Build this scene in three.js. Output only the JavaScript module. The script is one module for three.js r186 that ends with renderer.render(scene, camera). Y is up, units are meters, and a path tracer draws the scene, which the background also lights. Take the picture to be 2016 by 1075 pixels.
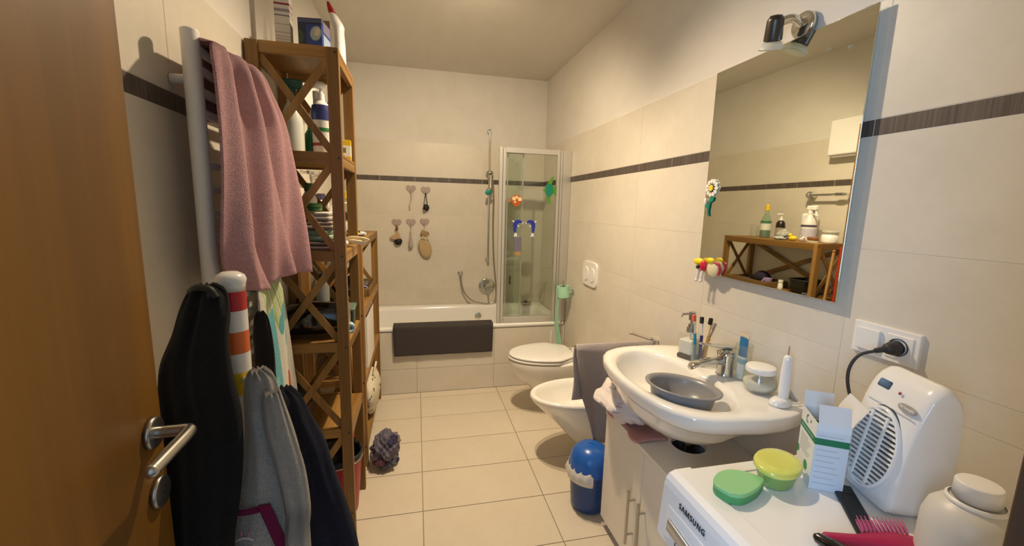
import * as THREE from 'three';
import { RoundedBoxGeometry } from 'three/addons/geometries/RoundedBoxGeometry.js';
import { TextGeometry } from 'three/addons/geometries/TextGeometry.js';
import { FontLoader } from 'three/addons/loaders/FontLoader.js';
import { mergeGeometries } from 'three/addons/utils/BufferGeometryUtils.js';
import { Brush, Evaluator, SUBTRACTION } from 'three-bvh-csg';
import { RectAreaLightUniformsLib } from 'three/addons/lights/RectAreaLightUniformsLib.js';

// ---------------------------------------------------------------- camera, lights, exposure
const scene = new THREE.Scene();
scene.background = new THREE.Color(0x050506);
RectAreaLightUniformsLib.init();
const renderer = new THREE.WebGLRenderer({ antialias: true });
renderer.toneMapping = THREE.LinearToneMapping;
renderer.toneMappingExposure = 0.40;
renderer.shadowMap.enabled = true;
const camera = new THREE.PerspectiveCamera(66.78, 2016 / 1075, 0.03, 30);
camera.position.set(-0.01655, 1.43241, 1.81216);
{
  const X = new THREE.Vector3(0.97464426, 0.02508865, 0.22234911), Y = new THREE.Vector3(0.01008475, 0.98775941, -0.15565876), Z = new THREE.Vector3(-0.22353269, 0.15395425, 0.96246103);
  camera.quaternion.setFromRotationMatrix(new THREE.Matrix4().makeBasis(X, Y, Z));
}
scene.add(camera);
const BULB = { color: new THREE.Color().setRGB(1, 0.80, 0.55), cd: 20, angle: 1.4, tilt: 0.6 };     // the two bulbs of the ceiling lamp
const DAY = { color: new THREE.Color().setRGB(0.42, 0.66, 1.0), level: 40 };    // the hall window behind the camera
const daylight = new THREE.RectAreaLight(DAY.color, DAY.level, 0.7, 1.2);
daylight.position.set(-0.925, 1.55, 2.55); daylight.rotation.set(0, -Math.PI / 2, 0); scene.add(daylight);   // shines along +x

// ---------------------------------------------------------------- dimensions of the room (metres)
const R = 1.1664, LW = -0.589, ZB = -2.0422, ZT = -1.3049, ZF = 1.66, H = 2.594, S1 = 1.645, S2 = 1.689, TOP = 1.987, TW = 0.5964, TD = 0.3031;

// ---------------------------------------------------------------- helpers
let seed = 7;
const rnd = () => { seed = (seed * 1664525 + 1013904223) >>> 0; return seed / 4294967296; };
const rr = (a, b) => a + (b - a) * rnd();
const V = (x, y, z) => new THREE.Vector3(x, y, z);
const taken = {};
function numbered(n) { if (!(n in taken)) { taken[n] = 0; return n; } taken[n]++; return n + '_' + String(taken[n]).padStart(3, '0'); }
function thing(name, label, category, pos = [0, 0, 0], turn = 0, group) {
  const o = new THREE.Group(); o.name = numbered(name); o.position.set(...pos); o.rotation.y = turn;
  o.userData = { label, category }; if (group) o.userData.group = group; scene.add(o); return o;
}
function struct(name, label) { const o = new THREE.Group(); o.name = name; o.userData = { label, category: name.split('_')[0], kind: 'structure' }; scene.add(o); return o; }
function part(name, geo, mat, parent, label) {
  const m = new THREE.Mesh(geo, mat); m.name = name; m.castShadow = m.receiveShadow = true; if (label) m.userData.label = label; parent.add(m); return m;
}
function merge(list) { return mergeGeometries(list.map((g) => { const q = g.index ? g.toNonIndexed() : g; for (const k of Object.keys(q.attributes)) if (!['position', 'normal', 'uv'].includes(k)) q.deleteAttribute(k); return q; })); }
function B(w, h, d, x = 0, y = 0, z = 0, r = 0) { const g = r ? new RoundedBoxGeometry(w, h, d, 2, Math.min(r, w / 2.01, h / 2.01, d / 2.01)) : new THREE.BoxGeometry(w, h, d); return g.translate(x, y, z); }
function C(r1, r2, h, x = 0, y = 0, z = 0, s = 24) { return new THREE.CylinderGeometry(r1, r2, h, s).translate(x, y, z); }
function S(r, x = 0, y = 0, z = 0, sy = 1, sx = 1, sz = 1) { return new THREE.SphereGeometry(r, 24, 16).scale(sx, sy, sz).translate(x, y, z); }
function rod(a, b, r, s = 10, r2 = r) {
  const A = V(...a), D = V(...b).sub(A), L = D.length(), g = new THREE.CylinderGeometry(r2, r, L, s).translate(0, L / 2, 0);
  return g.applyQuaternion(new THREE.Quaternion().setFromUnitVectors(V(0, 1, 0), D.normalize())).translate(...a);
}
function bar(a, b, w, t, up = [0, 0, 1]) {            // flat slat from a to b, w wide, t thick along "up"
  const A = V(...a), D = V(...b).sub(A), L = D.length(), y = D.normalize(), z = V(...up), x = y.clone().cross(z).normalize();
  const g = B(w, L, t, 0, 0, 0, 0.0015); g.applyMatrix4(new THREE.Matrix4().makeBasis(x, y, z));
  return g.translate((a[0] + b[0]) / 2, (a[1] + b[1]) / 2, (a[2] + b[2]) / 2);
}
function tube(pts, r, seg = 40, rs = 8) { return new THREE.TubeGeometry(new THREE.CatmullRomCurve3(pts.map((p) => V(...p)), false, 'centripetal'), seg, r, rs); }
function lathe(pts, s = 36) { return new THREE.LatheGeometry(pts.map((p) => new THREE.Vector2(...p)), s); }
function ext(pts, depth, bevel = 0, curve = false) {
  const sh = new THREE.Shape(); if (curve) { sh.moveTo(...pts[0]); sh.splineThru([...pts.slice(1), pts[0]].map((p) => new THREE.Vector2(...p))); } else sh.setFromPoints(pts.map((p) => new THREE.Vector2(...p)));
  return new THREE.ExtrudeGeometry(sh, { depth, bevelEnabled: bevel > 0, bevelSize: bevel, bevelThickness: bevel, bevelSegments: 2, curveSegments: 24 });
}
// rings of equal length -> closed skin
function loft(rings, capA = true, capB = true) {
  const n = rings[0].length, pos = [], idx = [], uv = [];
  rings.forEach((r, i) => r.forEach((p, j) => { pos.push(...p); uv.push(j / n, i / rings.length); }));
  for (let i = 0; i < rings.length - 1; i++) for (let j = 0; j < n; j++) { const a = i * n + j, b = i * n + (j + 1) % n, c = a + n, d = b + n; idx.push(a, b, d, a, d, c); }
  const cap = (i, flip) => { const c = [0, 0, 0]; rings[i].forEach((p) => p.forEach((v, k) => (c[k] += v / n))); const k = pos.length / 3; pos.push(...c); uv.push(0.5, 0.5); for (let j = 0; j < n; j++) { const a = i * n + j, b = i * n + (j + 1) % n; flip ? idx.push(k, a, b) : idx.push(k, b, a); } };
  if (capA) cap(0, false); if (capB) cap(rings.length - 1, true);
  const g = new THREE.BufferGeometry(); g.setAttribute('position', new THREE.Float32BufferAttribute(pos, 3)); g.setAttribute('uv', new THREE.Float32BufferAttribute(uv, 2)); g.setIndex(idx); g.computeVertexNormals(); return g;
}
// cloth: a closed shell around f(u, v) -> [x, y, z]
function sheet(nu, nv, f, th = 0.004) {
  const P = [], N = [], e = 1e-3, pos = [], uv = [], idx = [];
  for (let j = 0; j <= nv; j++) for (let i = 0; i <= nu; i++) {
    const u = i / nu, v = j / nv, p = V(...f(u, v)), a = V(...f(Math.min(1, u + e), v)).sub(V(...f(Math.max(0, u - e), v))), b = V(...f(u, Math.min(1, v + e))).sub(V(...f(u, Math.max(0, v - e))));
    P.push(p); N.push(a.cross(b).normalize());
  }
  const W = nu + 1, K = P.length;
  for (const s of [1, -1]) P.forEach((p, k) => { const q = p.clone().addScaledVector(N[k], s * th / 2); pos.push(q.x, q.y, q.z); uv.push((k % W) / nu, 1 - Math.floor(k / W) / nv); });
  for (let j = 0; j < nv; j++) for (let i = 0; i < nu; i++) { const a = j * W + i, b = a + 1, c = a + W, d = c + 1; idx.push(a, b, d, a, d, c, K + a, K + d, K + b, K + a, K + c, K + d); }
  const edge = (a, b) => idx.push(a, K + b, b, a, K + a, K + b);
  for (let i = 0; i < nu; i++) { edge(i, i + 1); edge(nv * W + i + 1, nv * W + i); }
  for (let j = 0; j < nv; j++) { edge((j + 1) * W, j * W); edge(j * W + nu, (j + 1) * W + nu); }
  const g = new THREE.BufferGeometry(); g.setAttribute('position', new THREE.Float32BufferAttribute(pos, 3)); g.setAttribute('uv', new THREE.Float32BufferAttribute(uv, 2)); g.setIndex(idx); g.computeVertexNormals(); return g;
}
// gathered garment: rows [xL, y, zL, xR, y, zR], a closed section with folds
function garment(rows, thick, folds, amp, nv = 60, ph = 0) {
  const cl = new THREE.CatmullRomCurve3(rows.map((r) => V(r[0], r[1], r[2]))), cr = new THREE.CatmullRomCurve3(rows.map((r) => V(r[3], r[4], r[5]))), rings = [], n = 64;
  for (let j = 0; j <= nv; j++) {
    const v = j / nv, l = cl.getPoint(v), r = cr.getPoint(v), c = l.clone().add(r).multiplyScalar(0.5), a = r.clone().sub(l).multiplyScalar(0.5), nrm = V(-a.z, 0, a.x).normalize().negate(), ring = [], grow = Math.min(1, 0.35 + v * 3);
    const tk = thick * (0.55 + 0.45 * Math.min(1, v * 3));
    for (let i = 0; i < n; i++) {
      const t = (i / n) * Math.PI * 2, m = 1 + amp * grow * (0.6 * Math.sin(folds * t + ph + v * 2.2) + 0.4 * Math.sin((folds * 2 - 1) * t + 1.7 * ph - v * 3.1)) * Math.abs(Math.sin(t));
      const p = c.clone().addScaledVector(a, Math.cos(t)).addScaledVector(nrm, Math.sin(t) * tk * m); p.y += 0.004 * Math.sin(9 * t + v * 7);
      ring.push([p.x, p.y, p.z]);
    }
    rings.push(ring);
  }
  return loft(rings);
}
const csg = new Evaluator(); csg.useGroups = false; csg.attributes = ['position', 'normal', 'uv'];
function cut(a, ...tools) { let r = new Brush(a); r.updateMatrixWorld(); for (const g of tools) { const b = new Brush(g); b.updateMatrixWorld(); r = csg.evaluate(r, b, SUBTRACTION); } return r.geometry; }
const shift = (g, p) => g.translate(-p[0], -p[1], -p[2]);
const lump = (g, a, f, s = 1) => { const p = g.attributes.position; for (let i = 0; i < p.count; i++) { const x = p.getX(i), y = p.getY(i), z = p.getZ(i), k = 1 + a * (Math.sin(x * f + s) * Math.sin(y * f * 1.3 + 2 * s) + 0.6 * Math.sin(z * f * 1.7 + x * f * 0.8 + 3 * s)); p.setXYZ(i, x * k, y * (1 + (k - 1) * 0.5), z * k); } g.computeVertexNormals(); return g; };

// ---------------------------------------------------------------- textures
function noise2(n, oct, sx = 1, sy = 1, sd = 1) {        // tiling value noise, 0..1
  const out = new Float32Array(n * n); let amp = 1, tot = 0, s0 = sd * 977;
  const h = (x, y, k) => { let t = Math.imul(x * 374761393 + y * 668265263 + k * 1442695 + s0, 1274126177); t ^= t >>> 13; t = Math.imul(t, 1103515245); return ((t ^ (t >>> 16)) >>> 0) / 4294967296; };
  for (let o = 0; o < oct.length; o++) {
    const fx = Math.max(1, Math.round(oct[o] * sx)), fy = Math.max(1, Math.round(oct[o] * sy));
    for (let j = 0; j < n; j++) for (let i = 0; i < n; i++) {
      const x = (i / n) * fx, y = (j / n) * fy, xi = Math.floor(x), yi = Math.floor(y), u = x - xi, v = y - yi, a = u * u * (3 - 2 * u), b = v * v * (3 - 2 * v), x1 = (xi + 1) % fx, y1 = (yi + 1) % fy;
      out[j * n + i] += amp * ((h(xi, yi, o) * (1 - a) + h(x1, yi, o) * a) * (1 - b) + (h(xi, y1, o) * (1 - a) + h(x1, y1, o) * a) * b);
    }
    tot += amp; amp *= 0.62;
  }
  return out.map((v) => v / tot);
}
function dataTex(n, f, srgb = true) {
  const d = new Uint8Array(n * n * 4);
  for (let i = 0; i < n * n; i++) { const c = f(i); for (let k = 0; k < 3; k++) d[i * 4 + k] = Math.max(0, Math.min(255, c[k])); d[i * 4 + 3] = 255; }
  const t = new THREE.DataTexture(d, n, n); t.wrapS = t.wrapT = THREE.RepeatWrapping; t.magFilter = THREE.LinearFilter; t.minFilter = THREE.LinearMipmapLinearFilter; t.generateMipmaps = true; if (srgb) t.colorSpace = THREE.SRGBColorSpace; t.needsUpdate = true; return t;
}
const mix3 = (a, b, k) => a.map((v, i) => v + (b[i] - v) * k);
const nMottle = noise2(256, [3, 6, 12, 40], 1, 1, 2), nFine = noise2(256, [24, 60, 120], 1, 1, 3), nGrain = noise2(256, [3, 9, 28, 90], 0.25, 1.6, 4), nStripe = noise2(256, [60, 110], 1, 0.03, 5);
const texTile = dataTex(256, (i) => mix3([198, 190, 174], [222, 214, 199], nMottle[i] * 0.8 + nFine[i] * 0.2));
const texFloor = dataTex(256, (i) => mix3([202, 189, 167], [219, 208, 189], nMottle[i] * 0.75 + nFine[i] * 0.25));
const texStrip = dataTex(256, (i) => mix3([62, 54, 49], [104, 92, 84], nStripe[i]));
const bumpStrip = dataTex(256, (i) => { const v = nStripe[i] * 255; return [v, v, v]; }, false);
const bumpFine = dataTex(256, (i) => { const v = nFine[i] * 255; return [v, v, v]; }, false);
const texPaint = dataTex(256, (i) => mix3([212, 207, 197], [220, 216, 207], nFine[i]));
function woodTex(dark, light) { return dataTex(256, (i) => mix3(dark, light, Math.min(1, Math.max(0, (nGrain[i] - 0.25) * 1.9)))); }
const texShelf = woodTex([116, 82, 34], [158, 118, 62]), texDoor = woodTex([104, 68, 6], [124, 82, 12]), texFrame = woodTex([66, 42, 26], [86, 58, 38]);
const weave = noise2(256, [40, 90, 128], 1, 1, 9);
const bumpCloth = dataTex(256, (i) => { const v = weave[i] * 255; return [v, v, v]; }, false);
function clothTex(a, b) { return dataTex(256, (i) => mix3(a, b, weave[i])); }
function canvasTex(w, h, draw) { const c = document.createElement('canvas'); c.width = w; c.height = h; draw(c.getContext('2d'), w, h); const t = new THREE.CanvasTexture(c); t.colorSpace = THREE.SRGBColorSpace; t.magFilter = THREE.LinearFilter; return t; }
const rep = (t, u, v) => { const c = t.clone(); c.repeat.set(u, v); c.needsUpdate = true; return c; };

// ---------------------------------------------------------------- materials
const std = (color, roughness = 0.5, o = {}) => new THREE.MeshStandardMaterial({ color, roughness, ...o });
const phy = (color, roughness = 0.5, o = {}) => new THREE.MeshPhysicalMaterial({ color, roughness, ...o });
const M = {
  tile: phy(0xffffff, 0.42, { map: texTile, bumpMap: bumpFine, bumpScale: 0.0002 }), strip: std(0xffffff, 0.5, { map: texStrip, bumpMap: bumpStrip, bumpScale: 0.0006 }), grout: std(0xdad3c6, 0.9), floorGrout: std(0x9c8d78, 0.95),
  floor: phy(0xffffff, 0.36, { map: texFloor, bumpMap: bumpFine, bumpScale: 0.0002 }), paint: std(0xffffff, 0.95, { map: texPaint, bumpMap: bumpFine, bumpScale: 0.0006 }),
  ceramic: phy(0xeeebe4, 0.12, { clearcoat: 0.6, clearcoatRoughness: 0.05 }), acrylic: phy(0xeeece6, 0.18, { clearcoat: 0.4 }), white: phy(0xe9e7e2, 0.35), whiteGloss: phy(0xeceae6, 0.16, { clearcoat: 0.5 }),
  chrome: std(0xd9d9d6, 0.12, { metalness: 1 }), steel: std(0xb9b6b0, 0.3, { metalness: 1 }), alu: std(0xd2d0cb, 0.38, { metalness: 0.75 }), darkMetal: std(0x4c4844, 0.35, { metalness: 0.8 }),
  mirror: std(new THREE.Color().setRGB(0.80, 0.82, 0.74), 0.015, { metalness: 1 }), black: std(0x0c0c0e, 0.6), blackGloss: phy(0x0d0d10, 0.15, { clearcoat: 0.8 }), darkGrey: std(0x2b2a2c, 0.55), hole: std(0x050505, 0.9),
  shelf: std(0xffffff, 0.45, { map: texShelf, bumpMap: bumpFine, bumpScale: 0.0003 }), door: phy(0xffffff, 0.5, { map: texDoor, bumpMap: bumpFine, bumpScale: 0.0002 }), frame: std(0xffffff, 0.45, { map: texFrame }),
  glass: phy(0xffffff, 0.02, { transmission: 1, thickness: 0, ior: 1.5 }), glassGreen: phy(0xf3f7f3, 0.03, { transmission: 1, thickness: 0, ior: 1.5 }), clear: phy(0xf6f7f4, 0.05, { transmission: 0.95, thickness: 0, ior: 1.45 }), frosted: phy(0xe9ece6, 0.4, { transmission: 0.6, thickness: 0 }),
  laminate: phy(0xe6ddcc, 0.4), washer: phy(0xecebea, 0.22, { clearcoat: 0.5, clearcoatRoughness: 0.1 }),
};
const cloth = (a, b, u = 4, v = 4, rough = 0.95) => std(0xffffff, rough, { map: rep(clothTex(a, b), u, v), bumpMap: rep(bumpCloth, u, v), bumpScale: 0.003 });
const col = (c, r = 0.4, o = {}) => phy(c, r, o);

function woodUV(g, axis, k = 1.6) {             // grain runs along the chosen axis
  const q = g.index ? g.toNonIndexed() : g, p = q.attributes.position, a = new Float32Array(p.count * 2), ou = rnd() * 3, ov = rnd() * 3, o = [0, 1, 2].filter((i) => i !== axis);
  for (let i = 0; i < p.count; i++) { const c = [p.getX(i), p.getY(i), p.getZ(i)]; a[i * 2] = c[axis] * k * 0.6 + ou; a[i * 2 + 1] = (c[o[0]] + c[o[1]]) * k * 2.2 + ov; }
  q.setAttribute('uv', new THREE.BufferAttribute(a, 2)); return q;
}
function planarUV(g, ax, ay, k = 1, ou = 0, ov = 0) {
  const p = g.attributes.position, a = new Float32Array(p.count * 2);
  for (let i = 0; i < p.count; i++) { const c = [p.getX(i), p.getY(i), p.getZ(i)]; a[i * 2] = c[ax] * k + ou; a[i * 2 + 1] = c[ay] * k + ov; }
  g.setAttribute('uv', new THREE.BufferAttribute(a, 2)); return g;
}

// ---------------------------------------------------------------- the room
const tileCache = {};
function tileGeo(a, b, t, plane, vr, k) {               // plane: 'x' (in zy), 'z' (in xy), 'y' (in xz)
  const key = [a.toFixed(3), b.toFixed(3), t, plane, vr, k].join();
  if (!tileCache[key]) {
    const g = plane === 'x' ? new THREE.BoxGeometry(t, b, a) : plane === 'z' ? new THREE.BoxGeometry(a, b, t) : new THREE.BoxGeometry(a, t, b);
    tileCache[key] = planarUV(g, plane === 'x' ? 2 : 0, plane === 'y' ? 2 : 1, k, vr * 0.37, vr * 0.61);
  }
  return tileCache[key];
}
const GAP = 0.0022, ROWS = [0, 0.078, 0.378, 0.678, 0.978, 1.052, 1.347, S1];
function cuts(a, b, start, step) { const c = [a]; let v = start; while (v > a) v -= step; for (; v < b - 0.004; v += step) if (v > a + 0.004) c.push(v); c.push(b); return c; }
function tileWall(parent, plane, face, dir, a, b, joint, stripJoint, y0 = 0) {
  const put = (n, a0, a1, b0, b1, mat, k) => {
    const m = part(n, tileGeo(a1 - a0 - GAP, b1 - b0 - GAP, 0.008, plane, Math.floor(rnd() * 5), k), mat, parent), c = (a0 + a1) / 2, y = (b0 + b1) / 2;
    plane === 'x' ? m.position.set(face - dir * 0.004, y, c) : m.position.set(c, y, face - dir * 0.004);
  };
  const cs = cuts(a, b, joint, 0.6), rows = ROWS.filter((v) => v > y0 + 0.01); rows.unshift(y0);
  for (let r = 0; r < rows.length - 1; r++) for (let i = 0; i < cs.length - 1; i++) put('tile', cs[i], cs[i + 1], rows[r], rows[r + 1], M.tile, 1.3);
  for (let i = 0; i < cs.length - 1; i++) put('tile', cs[i], cs[i + 1], S2, TOP, M.tile, 1.3);
  const ss = cuts(a, b, stripJoint, 0.3);
  for (let i = 0; i < ss.length - 1; i++) put('strip_tile', ss[i], ss[i + 1], S1, S2, M.strip, 3.3);
}
{
  const fl = struct('floor', 'cream rectangular floor tiles with thin grout joints');
  part('screed', B(R - LW + 0.4, 0.1, ZF - ZB + 0.4, (R + LW) / 2, -0.0565, (ZF + ZB) / 2), M.floorGrout, fl);
  const xs = cuts(LW, R, 0, TW), zs = cuts(ZT, ZF, 0, TD);
  for (let i = 0; i < xs.length - 1; i++) for (let j = 0; j < zs.length - 1; j++) {
    const m = part('tile', tileGeo(xs[i + 1] - xs[i] - 0.004, zs[j + 1] - zs[j] - 0.004, 0.008, 'y', Math.floor(rnd() * 5), 1.2), M.floor, fl); m.position.set((xs[i] + xs[i + 1]) / 2, -0.004, (zs[j] + zs[j + 1]) / 2);
  }
  const wr = struct('wall_right', 'right wall with beige tiles, a dark tile strip and white paint above');
  part('plaster', B(0.15, H, ZF - ZB + 0.35, R + 0.0812, H / 2, (ZF + ZB) / 2), M.paint, wr);
  part('tile_adhesive', B(0.0066, TOP, ZF - ZB, R + 0.0042, TOP / 2, (ZF + ZB) / 2), M.grout, wr);
  tileWall(wr, 'x', R, -1, ZB, ZF, 0.91, 0.01);
  const wb = struct('wall_back', 'end wall behind the bathtub with beige tiles and a dark tile strip');
  part('plaster', B(R - LW + 0.3, H, 0.15, (R + LW) / 2, H / 2, ZB - 0.0812), M.paint, wb);
  part('tile_adhesive', B(R - LW, TOP, 0.0066, (R + LW) / 2, TOP / 2, ZB - 0.0042), M.grout, wb);
  tileWall(wb, 'z', ZB, 1, LW, R, -0.025, -0.025, 0.378);
  const wl = struct('wall_left', 'left wall behind the radiator with beige tiles and a dark tile strip');
  part('plaster', B(0.15, H, ZF - ZB + 0.35, LW - 0.0812, H / 2, (ZF + ZB) / 2), M.paint, wl);
  part('tile_adhesive', B(0.0066, TOP, ZF - ZB, LW - 0.0042, TOP / 2, (ZF + ZB) / 2), M.grout, wl);
  tileWall(wl, 'x', LW, 1, ZB, ZF, 0.6, 0.0);
  const ce = struct('ceiling', 'plain white painted ceiling');
  part('slab', B(R - LW + 0.3, 0.12, ZF - ZB + 2.2, (R + LW) / 2, H + 0.06, (ZF + ZB) / 2 + 0.9), M.paint, ce);
  // front wall with the doorway the photograph is taken from
  const xa = -0.42, xb = 0.385, wf = struct('wall_front', 'painted wall with the doorway behind the camera');
  part('wall_piece', B(xa - LW + 0.15, H, 0.18, (xa + LW - 0.15) / 2, H / 2, ZF + 0.09), M.paint, wf); part('wall_piece', B(R - xb + 0.15, H, 0.18, (R + xb + 0.15) / 2, H / 2, ZF + 0.09), M.paint, wf);
  part('wall_piece', B(xb - xa, H - 2.06, 0.18, (xa + xb) / 2, (H + 2.06) / 2, ZF + 0.09), M.paint, wf);
  const tr = struct('trim_1', 'dark brown wooden door frame at the right edge of the picture');
  part('jamb', woodUV(B(0.02, 2.06, 0.215, xb - 0.01, 1.03, ZF + 0.0925, 0.003), 1), M.frame, tr); part('jamb', woodUV(B(0.02, 2.06, 0.20, xa + 0.01, 1.03, ZF + 0.1, 0.003), 1), M.frame, tr);
  part('head', woodUV(B(xb - xa - 0.04, 0.02, 0.2, (xa + xb) / 2, 2.05, ZF + 0.1, 0.003), 0), M.frame, tr);
  part('architrave', woodUV(B(0.06, 2.1, 0.014, xb + 0.03, 1.05, ZF - 0.008, 0.003), 1), M.frame, tr);
  // hall
  const hf = struct('floor_hall', 'hall floor behind the camera'); part('boards', woodUV(B(2.4, 0.1, 1.7, 0.2, -0.05, ZF + 0.18 + 0.85), 0), M.frame, hf);
  const hw = struct('wall_hall', 'hall walls behind the camera');
  part('wall_piece', B(0.1, 0.95, 1.6, -0.99, 0.475, 2.64), M.paint, hw); part('wall_piece', B(0.1, H - 2.15, 1.6, -0.99, (H + 2.15) / 2, 2.64), M.paint, hw); part('wall_piece', B(0.1, 1.2, 0.36, -0.99, 1.55, 2.02), M.paint, hw); part('wall_piece', B(0.1, 1.2, 0.54, -0.99, 1.55, 3.17), M.paint, hw);
  part('wall_piece', B(0.1, H, 1.6, 1.39, H / 2, 2.64), M.paint, hw); part('wall_piece', B(2.3, H, 0.12, 0.2, H / 2, 3.38), M.paint, hw);
  const w1 = struct('window_1', 'hall window giving cool daylight'); part('pane', B(0.01, 1.2, 0.7, -0.96, 1.55, 2.55), std(0x8899aa, 0.3, { emissive: DAY.color, emissiveIntensity: 1.5 }), w1);
  for (const z of [2.22, 2.88]) part('window_frame', B(0.05, 1.2, 0.04, -0.985, 1.55, z), M.white, w1); for (const y of [0.97, 2.13]) part('window_frame', B(0.05, 0.04, 0.62, -0.985, y, 2.55), M.white, w1);
}
// door leaf, opened inwards along the left wall
{
  const d = struct('door_1', 'open orange-brown wooden door leaf with steel lever handle'), th = Math.atan2(-0.042, 0.62);
  d.position.set(-0.442, 0, 1.04); d.rotation.y = -th * 0.9;   // local +z runs towards the hinge, local +x is the visible face
  part('leaf', woodUV(B(0.04, 2.02, 0.6, -0.02, 1.02, 0.3, 0.004), 1, 0.9), M.door, d);
  const h = part('handle', merge([lathe([[0, 0], [0.026, 0], [0.026, 0.006], [0.023, 0.009], [0, 0.009]]).rotateZ(-Math.PI / 2), rod([0.008, 0, 0], [0.045, 0, 0], 0.0095, 16), tube([[0.045, 0, 0], [0.054, 0, 0.002], [0.056, 0, 0.012], [0.055, 0, 0.06], [0.053, 0, 0.115]], 0.0098, 30, 14), S(0.0098, 0.053, 0, 0.115), S(0.0098, 0.047, 0, 0)]), M.steel, d, 'brushed steel lever handle'); h.position.set(0, 1.058, 0.036);
  const k = part('lock_rosette', cut(lathe([[0, 0], [0.026, 0], [0.026, 0.006], [0.023, 0.009], [0, 0.009]]).rotateZ(-Math.PI / 2), C(0.005, 0.005, 0.012, 0, 0, 0, 14).rotateZ(Math.PI / 2).translate(0.0075, 0.004, 0), B(0.012, 0.017, 0.0052, 0.0075, -0.005, 0)), M.steel, d, 'round steel lock rosette with keyhole'); k.position.set(0, 0.953, 0.036);
}
// ---------------------------------------------------------------- ceiling lamp
{
  const L = thing('ceiling_lamp', 'ceiling lamp with two warm bulbs above the middle of the room', 'lamp', [0.29, H, -0.1]);
  part('base_plate', lathe([[0, 0], [0.06, 0], [0.06, -0.012], [0.05, -0.02], [0, -0.02]].reverse()), M.chrome, L);
  for (const s of [-1, 1]) {                      // two heads, one tilted towards the bathtub, one towards the door
    part('arm', tube([[0, -0.015, 0.0], [0, -0.03, s * 0.03], [0, -0.035, s * 0.06], [0, -0.045, s * 0.07]], 0.007, 20), M.chrome, L);
    const hd = part('socket', C(0.018, 0.022, 0.03, 0, -0.012, 0), M.chrome, L); hd.position.set(0, -0.05, s * 0.07); hd.rotation.x = s < 0 ? BULB.tilt : -BULB.tilt * 0.5;
    part('shade', lathe([[0.02, 0.0], [0.034, -0.012], [0.046, -0.035], [0.053, -0.062], [0.0505, -0.062], [0.043, -0.036], [0.032, -0.015], [0.02, -0.003], [0.02, 0.0]]), M.steel, hd);
    part('bulb', S(0.028, 0, -0.054, 0, 1.1), std(0xfff2dd, 0.4, { emissive: BULB.color, emissiveIntensity: 40 }), hd);
    const p = new THREE.SpotLight(BULB.color, BULB.cd, 0, BULB.angle, 1, 2); p.position.set(0, -0.054, 0); p.target.position.set(0, -1.054, 0); hd.add(p, p.target); p.castShadow = true; p.shadow.radius = 1.2;
  }
}
// ---------------------------------------------------------------- bathtub
function superRing(cx, cz, ax, az, e, y, n = 96) { const r = []; for (let i = 0; i < n; i++) { const t = (i / n) * Math.PI * 2, c = Math.cos(t), s = Math.sin(t); r.push([cx + ax * Math.sign(c) * Math.abs(c) ** (2 / e), y, cz - az * Math.sign(s) * Math.abs(s) ** (2 / e)]); } return r; }
{
  const cx = (R + LW) / 2, cz = (ZB + ZT) / 2, hx = (R - LW) / 2 - 0.003, hz = (ZT - ZB) / 2 - 0.003, t = thing('bathtub', 'white built-in bathtub with tiled front along the end wall', 'bathtub', [cx, 0, cz]);
  const q = (ax, az, e, y, ox = 0, oz = 0) => superRing(ox, oz, ax, az, e, y);
  part('basin', loft([q(hx, hz, 40, 0.497, 0, 0.003), q(hx, hz + 0.004, 40, 0.503, 0, 0.006), q(hx, hz + 0.004, 40, 0.519, 0, 0.006), q(hx - 0.004, hz, 36, 0.526, 0, 0.004), q(hx - 0.02, hz - 0.02, 24, 0.528), q(hx - 0.06, hz - 0.055, 9, 0.526), q(hx - 0.075, hz - 0.07, 7, 0.518), q(hx - 0.085, hz - 0.08, 6, 0.49), q(hx - 0.12, hz - 0.1, 5, 0.3), q(hx - 0.18, hz - 0.14, 4.5, 0.16), q(hx - 0.26, hz - 0.2, 4, 0.13)], false, true), M.acrylic, t);
  const pn = part('tiled_panel', B(2 * hx, 0.494, 0.03, 0, 0.247, hz - 0.02), M.grout, t);
  const xs = cuts(-hx, hx, TW - cx - 0.02, 0.6), ys = [0, 0.197, 0.494];
  for (let i = 0; i < xs.length - 1; i++) for (let j = 0; j < 2; j++) { const m = part('tile', tileGeo(xs[i + 1] - xs[i] - GAP, ys[j + 1] - ys[j] - GAP, 0.008, 'z', i % 3, 1.3), M.tile, pn); m.position.set((xs[i] + xs[i + 1]) / 2, (ys[j] + ys[j + 1]) / 2, hz - 0.002); }
  part('access_trim', B(0.012, 0.40, 0.006, 1.05 - cx, 0.255, hz + 0.004, 0.002), M.white, t);
  part('overflow', lathe([[0, 0], [0.03, 0], [0.03, 0.006], [0, 0.01]]).rotateX(Math.PI / 2).translate(0.25, 0.43, -hz + 0.09), M.chrome, t);
}
{ // bath mat over the rim
  const b = [0.185, 0.3, ZT + 0.03], y1 = 0.538, m = thing('bath_mat', 'dark grey bath mat hanging over the bathtub rim', 'bath mat', b);
  const f = (u, v) => { const x = -0.195 + u * 0.757, s = v * 0.36, w = 0.0015 * Math.sin(u * 31) * v; if (s < 0.09) return [x, y1 - 0.001, ZT - 0.075 + s]; const k = Math.min(1, (s - 0.09) / 0.03), a = k * Math.PI / 2; return [x + (u - 0.5) * -0.012 * v, s < 0.12 ? y1 - 0.016 * (1 - Math.cos(a)) : y1 - 0.016 - (s - 0.12) * 0.87, ZT + 0.015 + 0.01 * Math.sin(a) + w]; };
  part('mat', shift(sheet(40, 40, f, 0.012), b), cloth([56, 50, 50], [80, 73, 72], 14, 6), m);
}
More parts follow.
